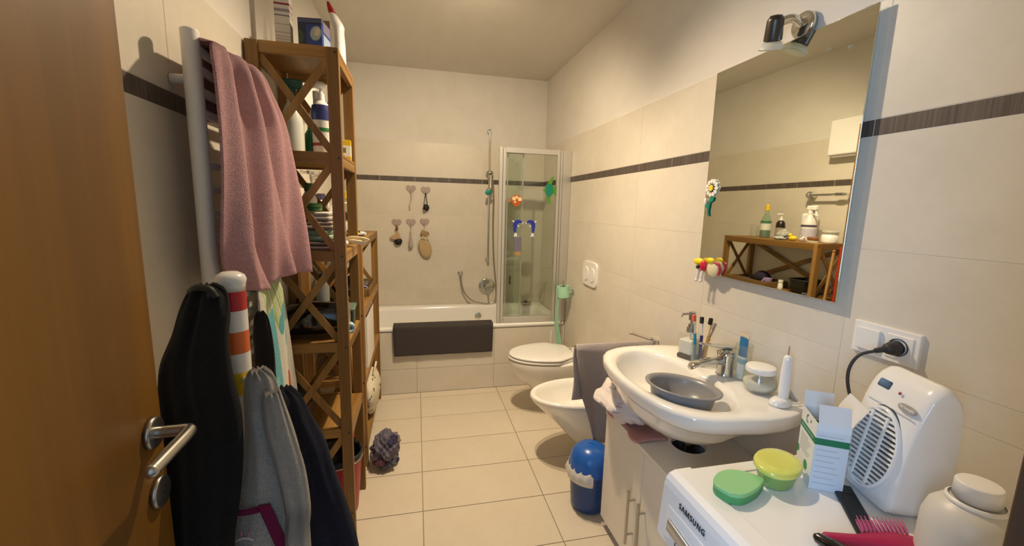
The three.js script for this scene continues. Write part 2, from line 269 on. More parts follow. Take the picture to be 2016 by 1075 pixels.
// ---------------------------------------------------------------- shower rail, mixer and hose on the end wall
{
  const t = thing('shower_rail', 'chrome shower riser rail on the end wall left of the glass screen', 'shower rail', [0.632, 0.75, ZB]);
  part('rail', rod([0, 0.2, 0.05], [0, 1.36, 0.05], 0.0095, 14), M.chrome, t);
  for (const y of [0.2, 1.36]) part('bracket', merge([rod([0, y, 0], [0, y, 0.052], 0.008), C(0.018, 0.018, 0.008, 0, 0, 0).rotateX(Math.PI / 2).translate(0, y, 0.005), S(0.012, 0, y, 0.05, 1.6)]), M.chrome, t);
  part('slider', merge([C(0.02, 0.02, 0.075, 0.003, 0.96, 0.05), S(0.034, 0.003, 0.995, 0.055, 0.65), rod([0.003, 0.95, 0.05], [0.006, 0.93, 0.1], 0.014)]), M.steel, t);
  const h = thing('hand_shower', 'chrome hand shower with turquoise face hanging in the slider', 'shower head', [0.635, 1.66, ZB + 0.1]);
  part('handle', merge([rod([0.004, 0.06, 0.0], [-0.006, -0.06, 0.035], 0.012, 14, 0.014)]), M.steel, h);
  part('head', lathe([[0, 0.02], [0.014, 0.02], [0.026, 0.005], [0.032, -0.012], [0.032, -0.02], [0, -0.02]].reverse()).rotateX(-0.7).rotateZ(0.25).translate(-0.022, -0.075, 0.05), M.steel, h);
  part('spray_face', lathe([[0, 0.012], [0.024, 0.012], [0.028, 0.004], [0.024, -0.008], [0, -0.012]].reverse()).rotateX(-0.7).rotateZ(0.25).translate(-0.029, -0.094, 0.065), col(0x1fa79d, 0.4), h, 'turquoise spray face');
  const hs = thing('shower_hose', 'chrome shower hose hanging from the hand shower to the wall outlet', 'hose', [0.38, 0.55, ZB]);
  part('hose', tube([[0.267, 1.16, 0.11], [0.285, 1.05, 0.09], [0.295, 0.7, 0.05], [0.31, 0.4, 0.04], [0.335, 0.12, 0.045], [0.33, 0.02, 0.05], [0.285, -0.018, 0.055], [0.2, -0.012, 0.06], [0.1, 0.02, 0.06], [0.03, 0.1, 0.05], [0.004, 0.2, 0.045], [0.0, 0.262, 0.042]], 0.0075, 120, 10), M.steel, hs);
  const o = thing('hose_outlet', 'small chrome hose outlet on the end wall', 'outlet', [0.38, 0.82, ZB]);
  part('rosette', lathe([[0, 0], [0.026, 0], [0.026, 0.006], [0.02, 0.012], [0, 0.012]].reverse()).rotateX(Math.PI / 2), M.chrome, o); part('elbow', merge([rod([0, 0.004, 0.004], [0, 0.004, 0.04], 0.013, 16), S(0.015, 0, 0.004, 0.04), rod([0, 0.004, 0.04], [0, -0.025, 0.042], 0.011, 14)]), M.chrome, o);
  const m = thing('shower_mixer', 'round chrome shower mixer above the bathtub rim', 'mixer', [0.632, 0.69, ZB]);
  part('plate', lathe([[0, 0], [0.078, 0], [0.078, 0.006], [0.07, 0.012], [0, 0.014]].reverse(), 48).rotateX(Math.PI / 2), M.chrome, m);
  part('knob', merge([C(0.028, 0.032, 0.05, 0, 0, 0).rotateX(Math.PI / 2).translate(0, 0, 0.035), rod([0, 0, 0.055], [0.01, -0.085, 0.07], 0.009, 12, 0.007)]), M.chrome, m);
}
// ---------------------------------------------------------------- suction hooks and what hangs on them
{
  const heart = () => { const a = []; for (let i = 0; i < 40; i++) { const t = (i / 40) * Math.PI * 2; a.push([0.0021 * 16 * Math.sin(t) ** 3 * 0.95, 0.0021 * (13 * Math.cos(t) - 5 * Math.cos(2 * t) - 2 * Math.cos(3 * t) - Math.cos(4 * t))]); } return ext(a, 0.006, 0.002); };
  const hk = col(0xcdb9ae, 0.25, { transmission: 0.35, thickness: 0 }), hg = heart();
  const spots = [[-0.061, 1.581, 'pale heart-shaped hook holding the thin strap, upper left'], [0.066, 1.572, 'pale heart-shaped hook holding the black corded brush, upper right'], [-0.188, 1.283, 'pale heart-shaped hook holding the black wooden brush, lower left'], [-0.065, 1.286, 'pale heart-shaped hook holding the clear brush, lower middle'], [0.055, 1.292, 'pale heart-shaped hook holding the tan bath mitt, lower right']];
  for (const [x, y, l] of spots) { const t = thing('wall_hook', l, 'hook', [x, y, ZB + 0.002], 0, 'heart hooks on the end wall'); part('heart', hg.clone().scale(1.22, 1.22, 1), hk, t); part('peg', tube([[0, -0.008, 0.006], [0, -0.018, 0.018], [0, -0.024, 0.026], [0, -0.016, 0.032]], 0.0028, 16), hk, t); }
  let t = thing('thin_strap', 'thin pale strap hanging from the upper left heart hook', 'strap', [-0.063, 1.42, ZB + 0.02]);
  part('strap', tube([[0.002, 0.145, 0.0], [0.006, 0.09, 0], [-0.004, 0.04, 0], [-0.012, 0.01, 0], [-0.008, -0.01, 0], [-0.014, -0.016, 0]], 0.0055, 40), col(0xbfaea0, 0.6), t);
  t = thing('corded_brush', 'small black brush on a cord, upper right hook', 'brush', [0.066, 1.40, ZB + 0.024]);
  part('cord', tube([[0, 0.157, 0.002], [-0.008, 0.1, 0], [-0.012, 0.05, 0], [0.012, 0.05, 0], [0.006, 0.1, 0], [0, 0.157, 0.002]], 0.0028, 60), M.black, t);
  part('bristles', lump(S(0.024, 0.002, 0.02, 0, 1.25, 1.1, 0.7), 0.12, 240), M.black, t); part('handle', S(0.015, -0.012, -0.008, 0, 0.9, 0.9, 0.6), col(0x8a7a66, 0.6), t);
  t = thing('wooden_brush', 'wooden brush with black bristles hanging lower left', 'brush', [-0.188, 1.11, ZB + 0.026]);
  part('cord', tube([[0, 0.155, -0.002], [0.003, 0.13, 0], [0, 0.1, 0]], 0.003, 16), col(0x6d4a2f, 0.7), t); part('bead', S(0.013, 0.001, 0.12, 0, 1.2), col(0x6d4a2f, 0.5), t);
  part('handle', ext([[-0.052, 0.045], [-0.02, 0.06], [0.0, 0.095], [0.008, 0.095], [0.02, 0.06], [0.03, 0.035], [-0.02, 0.025], [-0.048, 0.035]], 0.022, 0.004).translate(0, 0, -0.012), col(0xb59a72, 0.55), t);
  part('bristles', lump(S(0.034, 0.01, 0.005, 0, 0.95, 1.0, 0.7), 0.1, 210), M.black, t);
  t = thing('clear_brush', 'long clear plastic brush hanging between two other items, lower middle hook', 'brush', [-0.068, 1.06, ZB + 0.024]);
  part('loop', tube([[0.003, 0.205, -0.002], [0.008, 0.17, 0], [0, 0.14, 0]], 0.004, 20), col(0xc9bcb0, 0.3), t); part('handle', lathe([[0, 0.15], [0.006, 0.15], [0.008, 0.1], [0.016, 0.06], [0.02, 0.02], [0.018, 0.0], [0, -0.01]].reverse()), col(0xcfc4ba, 0.25, { transmission: 0.4, thickness: 0 }), t); part('bristles', lump(S(0.016, -0.006, 0.012, 0.01, 1.4, 0.8, 0.6), 0.1, 300), col(0x8d8178, 0.8), t);
  t = thing('bath_mitt', 'tan oval scrubbing mitt hanging from the lower right hook', 'mitt', [0.06, 1.0, ZB + 0.028]);
  const mt = cloth([176, 150, 108], [208, 184, 140], 3, 3);
  part('pad', lump(S(0.06, 0.012, 0.055, 0, 1.55, 0.92, 0.3).rotateZ(0.28), 0.02, 120), mt, t); part('cuff', lump(S(0.036, -0.004, 0.19, 0, 0.72, 1.1, 0.45), 0.05, 100), cloth([168, 138, 96], [196, 166, 122], 3, 3), t, 'darker tan cuff');
  for (const s of [-1, 1]) part('bow_loop', tube([[0, 0.15, 0.014], [s * 0.02, 0.165, 0.02], [s * 0.03, 0.148, 0.02], [0, 0.142, 0.016]], 0.005, 20), col(0xd9c9a6, 0.8), t); part('tail', tube([[0, 0.148, 0.016], [0.006, 0.12, 0.024], [-0.004, 0.1, 0.024]], 0.004, 16), col(0xd9c9a6, 0.8), t);
  part('cord', tube([[-0.004, 0.275, -0.003], [-0.003, 0.24, 0], [-0.004, 0.21, 0]], 0.003, 12), col(0xd9c9a6, 0.8), t);
}
// ---------------------------------------------------------------- shower screen
{
  const z = ZT - 0.025, y0 = 0.529, t = thing('shower_screen', 'folding glass shower screen with aluminium frame on the bathtub', 'shower screen', [0.88, y0, z]);
  const bx = (x0, x1, ya, yb, d = 0.03, dz = 0) => B(x1 - x0, yb - ya, d, (x0 + x1) / 2 - 0.88, (ya + yb) / 2 - y0, dz, 0.003);
  part('post', merge([bx(0.594, 0.618, y0, 1.885, 0.034), bx(0.622, 0.644, y0, 1.88, 0.026)]), M.alu, t, 'double aluminium post at the open end');
  part('post', bx(1.05, 1.072, y0, 1.885, 0.034), M.alu, t); part('post', bx(1.076, 1.094, y0, 1.882, 0.03), M.alu, t); part('wall_profile', bx(1.097, R - 0.001, y0, 1.88, 0.026), M.alu, t);
  part('top_rail', bx(0.644, 1.05, 1.845, 1.885, 0.034), M.alu, t); part('bottom_rail', bx(0.644, 1.05, y0, 0.578, 0.034), M.alu, t);
  part('glass_pane', bx(0.644, 1.05, 0.578, 1.845, 0.005), M.glassGreen, t, 'front glass pane');
  const f = part('folded_pane', bx(0.664, 0.79, 0.585, 1.84, 0.005, -0.04), M.glassGreen, t, 'folded glass pane behind the front pane');
  for (const x of [0.668, 0.79]) part('edge_bar', bx(x - 0.005, x + 0.005, 0.58, 1.845, 0.012, -0.04), M.alu, f);
  part('hinge', bx(0.664, 0.80, 1.845, 1.87, 0.05, -0.03), M.alu, t); part('handle', bx(0.70, 0.715, 0.83, 0.90, 0.012, -0.05), M.darkGrey, t);
  const st = (name, label, x, y) => thing(name, label, 'decoration', [x, y, ZT - 0.0215]);
  let k = st('fish_sticker', 'orange and cream fish sticker on the shower glass', 0.733, 1.492);
  part('body', ext([[-0.045, 0.01], [-0.02, 0.04], [0.02, 0.04], [0.045, 0.015], [0.03, -0.02], [0, -0.045], [-0.03, -0.025]], 0.004, 0.001, true), col(0xa9551c, 0.35), k); for (const [x, y, r] of [[-0.02, 0.015, 0.015], [0.025, 0.012, 0.016], [0.0, 0.026, 0.011], [-0.012, -0.01, 0.008]]) part('spot', C(r, r, 0.003, 0, 0, 0).rotateX(Math.PI / 2).translate(x, y, 0.0065), col(0xe0c79a, 0.35), k);
  part('fin', ext([[-0.045, 0.0], [-0.065, 0.02], [-0.06, -0.02]], 0.003), col(0xb5651f, 0.35), k);
  k = st('palm_sticker', 'green and teal fish-shaped sticker on the shower glass', 0.99, 1.58);
  part('body', ext([[-0.03, 0.03], [0, 0.05], [0.03, 0.03], [0.032, -0.02], [0.005, -0.05], [-0.025, -0.03]], 0.004, 0.001, true), col(0x0f7f63, 0.35), k);
  for (const pts of [[[-0.015, 0.05], [0.02, 0.1], [0.038, 0.11], [0.02, 0.045]], [[-0.02, -0.04], [-0.005, -0.095], [0.018, -0.11], [0.014, -0.045]], [[0.03, 0.02], [0.07, 0.035], [0.055, 0.01], [0.075, -0.005], [0.055, -0.02], [0.06, -0.045], [0.03, -0.02]], [[-0.03, 0.012], [-0.055, 0.0], [-0.03, -0.015]]]) part('fin', ext(pts, 0.003), col(0x4f8f22, 0.4), k);
  for (const [s, x, l] of [[1, 0.748, 'blue dolphin sticker curving right on the shower glass'], [-1, 0.852, 'blue dolphin sticker curving left on the shower glass']]) {
    k = thing('dolphin_sticker', l, 'decoration', [x, 1.29, ZT - 0.0215], 0, 'pair of dolphin stickers'); const fl = (p) => p.map(([a, b]) => [a * s, b]);
    part('body', ext(fl([[-0.03, -0.03], [-0.036, 0.02], [-0.02, 0.05], [0.015, 0.055], [0.035, 0.036], [0.005, 0.03], [-0.008, 0.005], [-0.012, -0.03], [-0.02, -0.045]]), 0.004, 0.001, true), col(0x2230a0, 0.3), k);
    for (const p of [[[-0.022, -0.042], [-0.03, -0.075], [-0.014, -0.068], [0.0, -0.078], [-0.01, -0.045]], [[0.02, 0.04], [0.045, 0.04], [0.04, 0.028]], [[-0.004, 0.018], [0.014, 0.01], [0.004, 0.002]], [[-0.032, 0.035], [-0.05, 0.05], [-0.028, 0.05]]]) part('fin', ext(fl(p), 0.0045), col(0xdfe3ea, 0.3), k);
  }
  k = st('mermaid_sticker', 'faded grey-violet sticker with ochre tail below the left dolphin', 0.752, 1.15);
  part('body', ext([[-0.03, 0.06], [0.028, 0.066], [0.03, -0.04], [-0.028, -0.05]], 0.003, 0.001), col(0x6f6a78, 0.5), k); part('tail', ext([[-0.036, -0.06], [-0.01, -0.055], [0.0, -0.045], [0.02, -0.058], [0.034, -0.075], [0.0, -0.085]], 0.003), col(0xa58557, 0.5), k);
  k = thing('soap_bottle', 'dark chrome soap holder on the tub corner behind the shower glass', 'holder', [1.0, 0.527, -1.95]); part('dish', lathe([[0, 0], [0.04, 0.004], [0.05, 0.02], [0.046, 0.02], [0, 0.01]].reverse()), M.steel, k); part('post', C(0.012, 0.016, 0.03, 0, 0.022, 0), M.darkMetal, k);
}
// ---------------------------------------------------------------- toilet paper, flush plate, toilet, bidet
{
  const t = thing('toilet_paper_holder', 'chrome toilet paper holder on the right wall by the bathtub', 'paper holder', [R, 0.83, -1.19], -Math.PI / 2);
  part('rosette', lathe([[0, 0], [0.022, 0], [0.02, 0.008], [0, 0.01]].reverse()).rotateX(Math.PI / 2).translate(0.03, -0.03, 0), M.chrome, t); part('arm', tube([[0.03, -0.03, 0.006], [0.03, -0.03, 0.055], [0.02, -0.03, 0.07], [0, -0.03, 0.07]], 0.006, 24), M.chrome, t);
  part('spindle', rod([-0.005, -0.068, 0.07], [0, 0.058, 0.07], 0.006), M.chrome, t);
  const p = thing('toilet_paper_roll', 'mint green toilet paper roll with a long hanging tail', 'toilet paper', [R - 0.07, 0.80, -1.19]); const gm = cloth([158, 214, 180], [186, 232, 204], 3, 3);
  part('roll', lathe([[0.02, -0.045], [0.047, -0.045], [0.049, -0.04], [0.049, 0.042], [0.046, 0.046], [0.02, 0.046], [0.02, -0.045]], 40).rotateZ(0.12), gm, p); part('core', lathe([[0.0185, -0.044], [0.0195, -0.044], [0.0195, 0.044], [0.0185, 0.044], [0.0185, -0.044]]).rotateZ(0.12), col(0x8d7a62, 0.9), p);
  part('tail', sheet(6, 40, (u, v) => { const w = 0.012 + 0.026 * Math.abs(v - 0.25) + 0.01 * v; return [-0.047 + (u - 0.5) * w * 0.8 + 0.006 * Math.sin(v * 8) + 0.02 * v, 0.02 - v * 0.44, -0.028 + (u - 0.5) * w * 1.2 + 0.03 * v + 0.01 * Math.sin(v * 6 + 1)]; }, 0.002), gm, p, 'hanging paper tail');
}
{
  const t = thing('flush_plate', 'white two-button flush plate on the right wall above the toilet', 'flush plate', [R, 1.0, -0.85], -Math.PI / 2);
  const o = (s, e) => { const a = []; for (let i = 0; i < 48; i++) { const q = (i / 48) * Math.PI * 2, c = Math.cos(q), n = Math.sin(q), yy = Math.sign(n) * Math.abs(n) ** (2 / e); a.push([s * 0.118 * Math.sign(c) * Math.abs(c) ** (2 / e), s * (yy > 0 ? 0.08 : 0.09) * yy]); } return a; };
  part('plate', ext(o(0.97, 6), 0.009, 0.004), M.whiteGloss, t);
  for (const s of [-1, 1]) part('button', ext(o(0.5, 2.4).map(([x, y]) => [s * 0.052 + x * 0.62, y * 1.1 - 0.005]), 0.003, 0.002).translate(0, 0, 0.013), M.white, t);
}
function uRing(L, a, w, wb, y, z0 = 0, n = 56) {     // outline standing on the wall (z0) and reaching L out from it
  const r = []; for (let i = 0; i < n; i++) {
    const k = i / n; if (k < 0.72) { const q = -Math.PI / 2 + (k / 0.72) * Math.PI; r.push([w * Math.sin(q), y, L - a + a * Math.cos(q)]); }
    else { const u = (k - 0.72) / 0.28, lx = w + (wb - w) * Math.min(1, u / 0.35), s = u < 0.35 ? [lx, (L - a) * (1 - u / 0.35) + z0 * (u / 0.35)] : u < 0.65 ? [wb * (1 - 2 * (u - 0.35) / 0.3), z0] : [-(wb + (w - wb) * ((u - 0.65) / 0.35)), z0 + (L - a - z0) * ((u - 0.65) / 0.35)]; r.push([s[0], y, s[1]]); }
  } return r;
}
{
  const t = thing('toilet', 'white wall-hung toilet with closed lid next to the bathtub', 'toilet', [R - 0.0005, 0, -0.88], -Math.PI / 2);
  part('bowl', loft([uRing(0.30, 0.16, 0.10, 0.11, 0.10), uRing(0.36, 0.2, 0.12, 0.12, 0.14), uRing(0.44, 0.25, 0.145, 0.13, 0.21), uRing(0.52, 0.29, 0.168, 0.14, 0.29), uRing(0.555, 0.31, 0.18, 0.15, 0.35), uRing(0.562, 0.31, 0.184, 0.155, 0.385), uRing(0.556, 0.305, 0.18, 0.155, 0.397)]), M.ceramic, t);
  part('seat', loft([uRing(0.56, 0.31, 0.184, 0.12, 0.4, 0.12), uRing(0.566, 0.315, 0.188, 0.12, 0.404, 0.12), uRing(0.566, 0.315, 0.188, 0.12, 0.412, 0.12), uRing(0.56, 0.31, 0.184, 0.12, 0.416, 0.12)]), M.white, t);
  part('lid', loft([uRing(0.555, 0.31, 0.184, 0.10, 0.4195, 0.115), uRing(0.562, 0.315, 0.19, 0.11, 0.424, 0.11), uRing(0.562, 0.315, 0.19, 0.11, 0.433, 0.11), uRing(0.552, 0.305, 0.18, 0.10, 0.440, 0.118), uRing(0.40, 0.2, 0.09, 0.05, 0.4425, 0.2)]), M.whiteGloss, t);
  for (const s of [-1, 1]) part('hinge', C(0.012, 0.012, 0.02, s * 0.075, 0.408, 0.085), M.chrome, t);
  const b = thing('bidet', 'white wall-hung bidet between the toilet and the washbasin cabinet', 'bidet', [R - 0.0005, 0, -0.30], -Math.PI / 2);
  part('bowl', loft([uRing(0.28, 0.15, 0.10, 0.12, 0.07), uRing(0.32, 0.17, 0.115, 0.125, 0.12), uRing(0.40, 0.22, 0.14, 0.135, 0.21), uRing(0.50, 0.28, 0.168, 0.15, 0.31), uRing(0.555, 0.31, 0.186, 0.165, 0.365), uRing(0.566, 0.315, 0.192, 0.17, 0.385), uRing(0.564, 0.313, 0.19, 0.17, 0.397), uRing(0.552, 0.3, 0.178, 0.16, 0.404, 0.01), uRing(0.53, 0.27, 0.158, 0.13, 0.398, 0.15), uRing(0.52, 0.26, 0.148, 0.12, 0.37, 0.165), uRing(0.48, 0.22, 0.12, 0.09, 0.30, 0.2), uRing(0.42, 0.15, 0.07, 0.05, 0.265, 0.24)]), M.ceramic, b);
  part('tap', merge([C(0.022, 0.025, 0.05, 0, 0.429, 0.08), rod([0, 0.44, 0.09], [0, 0.425, 0.19], 0.011, 14), B(0.014, 0.01, 0.07, 0, 0.462, 0.09, 0.004)]), M.chrome, b);
}
{ // towel arm and towel
  const z = 0.0, t = thing('towel_rail', 'swivelling chrome towel rail on the right wall beside the washbasin', 'towel rail', [R, 0.772, z], -Math.PI / 2);
  part('bracket', B(0.05, 0.05, 0.02, 0, 0, 0.011, 0.004), M.chrome, t); part('arm', merge([rod([0, 0.0, 0.02], [0, 0.0, 0.43], 0.006), S(0.008, 0, 0, 0.43)]), M.chrome, t);
  part('arm', merge([rod([-0.012, 0.014, 0.014], [-0.13, 0.016, 0.068], 0.007), S(0.009, -0.13, 0.016, 0.068)]), M.steel, t);
  const b = [0.9, 0.3, z], k = thing('hand_towel', 'grey hand towel hanging over the rail above the bidet', 'towel', b);
  const y0 = 0.785, f = (u, v) => { const x = R - 0.02 - u * 0.415, s = v * 1.0 - 0.36, fold = 0.010 * Math.sin(u * 13 + s * 4) * Math.min(1, Math.abs(s) * 5); return s < -0.02 ? [x + 0.004 * Math.sin(s * 20), y0 + s * 0.78 - 0.006, z - 0.014 - fold * 0.5] : s > 0.02 ? [x + 0.085 * Math.max(0, s - 0.1) * (u - 0.2), y0 - 0.006 - s * (0.80 - 0.40 * Math.max(0, u - 0.78) / 0.22), z + 0.014 + fold + 0.02 * s] : [x, y0 + 0.006 * Math.cos((s / 0.02) * Math.PI / 2) - 0.006, z + 0.7 * s]; };
  part('towel', shift(sheet(50, 70, f, 0.007), b), cloth([162, 152, 150], [198, 188, 185], 7, 12), k);
}
const bagLathe = (p, n) => new THREE.LatheGeometry(p.map((q) => new THREE.Vector2(...q)), n, 3.7, 2.3);
{ // blue bin
  const t = thing('waste_bin', 'small blue bin with domed swing lid on the floor by the cabinet', 'bin', [0.795, 0, 0.105]);
  const bl = col(0x1c4a8c, 0.3, { transmission: 0.25, thickness: 0 });
  part('body', lathe([[0, 0.004], [0.075, 0.004], [0.085, 0.012], [0.088, 0.03], [0.1, 0.21], [0.102, 0.212], [0.099, 0.212], [0.086, 0.03], [0, 0.012]], 48), bl, t);
  const lid = part('lid', lathe([[0.1035, 0.2], [0.1055, 0.205], [0.1055, 0.222], [0.101, 0.228], [0.099, 0.255], [0.086, 0.288], [0.06, 0.312], [0.03, 0.322], [0, 0.324]], 48), col(0x1f5bb0, 0.28), t); part('swing_flap', new THREE.SphereGeometry(0.104, 30, 12, 0, Math.PI, 0, 1.2).scale(1, 0.98, 1).translate(0, 0.224, 0).rotateY(2.4), col(0x2263bd, 0.26), lid);
  part('bag_edge', lump(bagLathe([[0.1, 0.225], [0.112, 0.215], [0.118, 0.19], [0.112, 0.165], [0.108, 0.18], [0.1, 0.21]], 60).clone(), 0.03, 90), col(0xe4dfd8, 0.5, { transmission: 0.25, thickness: 0 }), t, 'white bag edge folded over the rim');
}
// ---------------------------------------------------------------- washbasin, cabinet
const SZ = 0.551, DECK = 0.851;
{
  const t = thing('washbasin', 'white oval washbasin on the right wall under the mirror', 'washbasin', [R - 0.0005, 0, SZ], -Math.PI / 2);
  const half = [[0.489, 0], [0.486, 0.06], [0.478, 0.12], [0.462, 0.195], [0.44, 0.245], [0.403, 0.292], [0.35, 0.318], [0.297, 0.329], [0.186, 0.338], [0.1, 0.33], [0.04, 0.312], [0, 0.295]];
  const poly = [...half.map(([z, x]) => V(x, 0, z)), ...half.slice(1).reverse().map(([z, x]) => V(-x, 0, z))], cz = 0.28, n = 120;
  const out = (q) => { const dx = Math.cos(q), dz = Math.sin(q); let best = 0.3; for (let i = 0; i < poly.length; i++) { const a = poly[i], b = poly[(i + 1) % poly.length], ex = b.x - a.x, ez = b.z - a.z, det = dx * -ez + ex * dz; if (Math.abs(det) < 1e-9) continue; const wx = a.x, wz = a.z - cz, r = (wx * -ez + ex * wz) / det, s = (dx * wz - dz * wx) / det; if (r > 0 && s >= -1e-6 && s <= 1 + 1e-6) best = r; } return best; };
  const ring = (f) => { const r = []; for (let i = 0; i < n; i++) { const q = -(i / n) * Math.PI * 2 + 0.001, o = out(q), c = Math.cos(q), s = Math.sin(q), back = Math.max(0, -s), w = f(q, o, back); r.push([w[0] * c + (w[2] || 0), w[1], cz + w[0] * s + (w[3] || 0)]); } return r; };
  const inner = (q) => { const c = Math.cos(q), s = Math.sin(q), a = 0.272, b = s > 0 ? 0.175 : 0.125 - 0.022 * Math.exp(-((c / 0.35) ** 2)); return 1 / Math.sqrt((c / a) ** 2 + (s / b) ** 2); };
  const body = [];
  const bowl = [[0.03, 0.702], [0.15, 0.703], [0.35, 0.71], [0.6, 0.728], [0.78, 0.758], [0.9, 0.795], [0.96, 0.825]];
  for (const [k, y] of bowl) body.push(ring((q) => [inner(q) * k, y]));
  body.push(ring((q) => [inner(q) * 0.99, 0.841]));
  body.push(ring((q, o, b) => [inner(q) + (o - inner(q)) * 0.12, 0.849 + 0.002 * b]));
  body.push(ring((q, o) => [inner(q) + (o - inner(q)) * 0.45, 0.852])); body.push(ring((q, o) => [inner(q) + (o - inner(q)) * 0.78, 0.8505])); body.push(ring((q, o) => [o - 0.003, 0.845]));
  body.push(ring((q, o) => [o, 0.836])); body.push(ring((q, o, b) => [o - 0.002, 0.818])); body.push(ring((q, o, b) => [o - 0.008 * (1 - b), 0.802])); body.push(ring((q, o, b) => [o - 0.022 * (1 - b), 0.79]));
  body.push(ring((q, o, b) => [o * (0.86 + 0.12 * b), 0.78])); body.push(ring((q, o) => [inner(q) * 0.97, 0.742])); body.push(ring((q, o) => [inner(q) * 0.8, 0.705])); body.push(ring((q) => [inner(q) * 0.5, 0.675])); body.push(ring((q) => [0.04, 0.662]));
  part('basin', cut(loft(body.reverse()), new THREE.SphereGeometry(0.0085, 20, 14).scale(1.7, 0.75, 3.2).rotateX(-0.25).translate(0, 0.812, 0.168)), M.ceramic, t);
  part('plug', lathe([[0, 0.01], [0.018, 0.01], [0.022, 0.006], [0.022, 0.002]].reverse()).translate(0, 0.701, cz), M.chrome, t);
  part('drain_pipe', merge([C(0.028, 0.028, 0.02, 0, 0.672, 0.188), C(0.019, 0.019, 0.2, 0, 0.6, 0.188)]), M.chrome, t);
}
{
  const x0 = 0.79, z0 = 0.24, z1 = 0.865, y1 = 0.567, t = thing('vanity_cabinet', 'cream washbasin cabinet with two doors under the washbasin', 'cabinet', [(x0 + R) / 2, 0, (z0 + z1) / 2], -Math.PI / 2);
  const W = z1 - z0, D = R - x0 - 0.004;
  part('body', merge([B(0.018, y1 - 0.068, D - 0.02, -W / 2 + 0.009, 0.05 + (y1 - 0.068) / 2, -0.01), B(0.018, y1 - 0.068, D - 0.02, W / 2 - 0.009, 0.05 + (y1 - 0.068) / 2, -0.01), B(W - 0.036, 0.018, D - 0.02, 0, 0.06, -0.01), B(W - 0.036, y1 - 0.09, 0.01, 0, 0.3, -D / 2 + 0.006)]), M.laminate, t);
  const top = new THREE.Shape(); top.moveTo(-W / 2, -D / 2); top.lineTo(W / 2, -D / 2); top.lineTo(W / 2, D / 2); top.lineTo(-W / 2, D / 2); top.closePath(); const ho = new THREE.Path(); ho.absellipse(0, 0.0, 0.062, 0.062, 0, Math.PI * 2); top.holes.push(ho);
  part('top_board', new THREE.ExtrudeGeometry(top, { depth: 0.018, bevelEnabled: false, curveSegments: 32 }).rotateX(Math.PI / 2).translate(0, y1, 0), M.laminate, t);
  part('plinth', B(W - 0.02, 0.05, D - 0.07, 0, 0.025, -0.035), M.laminate, t);
  for (const s of [-1, 1]) {
    const d = part('door', B(W / 2 - 0.003, y1 - 0.073, 0.018, s * W / 4, 0.052 + (y1 - 0.073) / 2, D / 2 - 0.011, 0.002), M.laminate, t);
    const hx = s * 0.036, hz = D / 2 - 0.002; part('handle', merge([rod([hx, 0.15, hz + 0.03], [hx, 0.375, hz + 0.03], 0.0055, 12), rod([hx, 0.19, hz - 0.002], [hx, 0.19, hz + 0.03], 0.0045), rod([hx, 0.335, hz - 0.002], [hx, 0.335, hz + 0.03], 0.0045)]), M.steel, d, 'steel bar handle');
  }
}
{ // cloths pushed under the basin
  const t = thing('patterned_cloth', 'crumpled white cloth with pale pattern on the cabinet under the basin', 'cloth', [0.83, 0.567, 0.34]);
  const tx = canvasTex(256, 256, (g, w, h) => { g.fillStyle = '#ddd2cc'; g.fillRect(0, 0, w, h); for (let i = 0; i < 90; i++) { g.fillStyle = ['#b9a9ad', '#c7a9a9', '#a9a0a8', '#d8bfb8'][i % 4]; g.beginPath(); g.ellipse(rnd() * w, rnd() * h, 3 + rnd() * 5, 2 + rnd() * 4, rnd() * 3, 0, 7); g.fill(); } });
  const g = new THREE.SphereGeometry(1, 48, 32); lump(g, 0.12, 4.2, 2.3); lump(g, 0.05, 11, 1.1); g.scale(0.108, 0.074, 0.135); g.computeBoundingBox(); g.translate(0.0, -g.boundingBox.min.y + 0.012, -0.005);
  const p = g.attributes.position; for (let i = 0; i < p.count; i++) if (p.getY(i) < 0.03) p.setY(i, 0.012 + (p.getY(i) - 0.012) * 0.5); g.computeVertexNormals();
  part('cloth', g, std(0xffffff, 0.95, { map: tx, bumpMap: bumpCloth, bumpScale: 0.002 }), t);
  const k = thing('pink_cloth', 'flat pink cloth lying under the crumpled patterned cloth', 'cloth', [0.84, 0.567, 0.36]);
  part('cloth', sheet(30, 20, (u, v) => [-0.052 + v * 0.13 - 0.012 * Math.sin(u * 9), 0.0075 + 0.0025 * Math.sin(u * 12 + v * 5), -0.115 + u * 0.27], 0.009), cloth([196, 138, 130], [220, 164, 154], 3, 3), k);
}
// ---------------------------------------------------------------- on the washbasin
{
  const t = thing('basin_tap', 'chrome single-lever mixer tap on the washbasin', 'tap', [1.078, DECK, SZ + 0.03], -Math.PI / 2); t.scale.setScalar(1.15);
  part('body', lathe([[0, 0], [0.027, 0], [0.027, 0.004], [0.024, 0.008], [0.024, 0.055], [0.027, 0.065], [0.027, 0.075], [0.015, 0.085], [0, 0.086]].reverse()), M.chrome, t);
  part('spout', loft([[0.02, 0.045, 0.006], [0.018, 0.048, 0.05], [0.017, 0.046, 0.09], [0.016, 0.038, 0.12], [0.012, 0.032, 0.128]].map(([r, y, z]) => Array.from({ length: 20 }, (_, i) => { const q = -(i / 20) * Math.PI * 2; return [r * Math.cos(q), y + r * 0.62 * Math.sin(q), z]; }))), M.chrome, t);
  part('lever', loft([[0.014, 0.088, -0.028, 0.006], [0.017, 0.092, 0.0, 0.007], [0.016, 0.098, 0.05, 0.005], [0.012, 0.108, 0.1, 0.003]].map(([r, y, z, h]) => Array.from({ length: 16 }, (_, i) => { const q = -(i / 16) * Math.PI * 2; return [r * Math.cos(q), y + h * Math.sin(q), z]; }))), M.chrome, t);
}
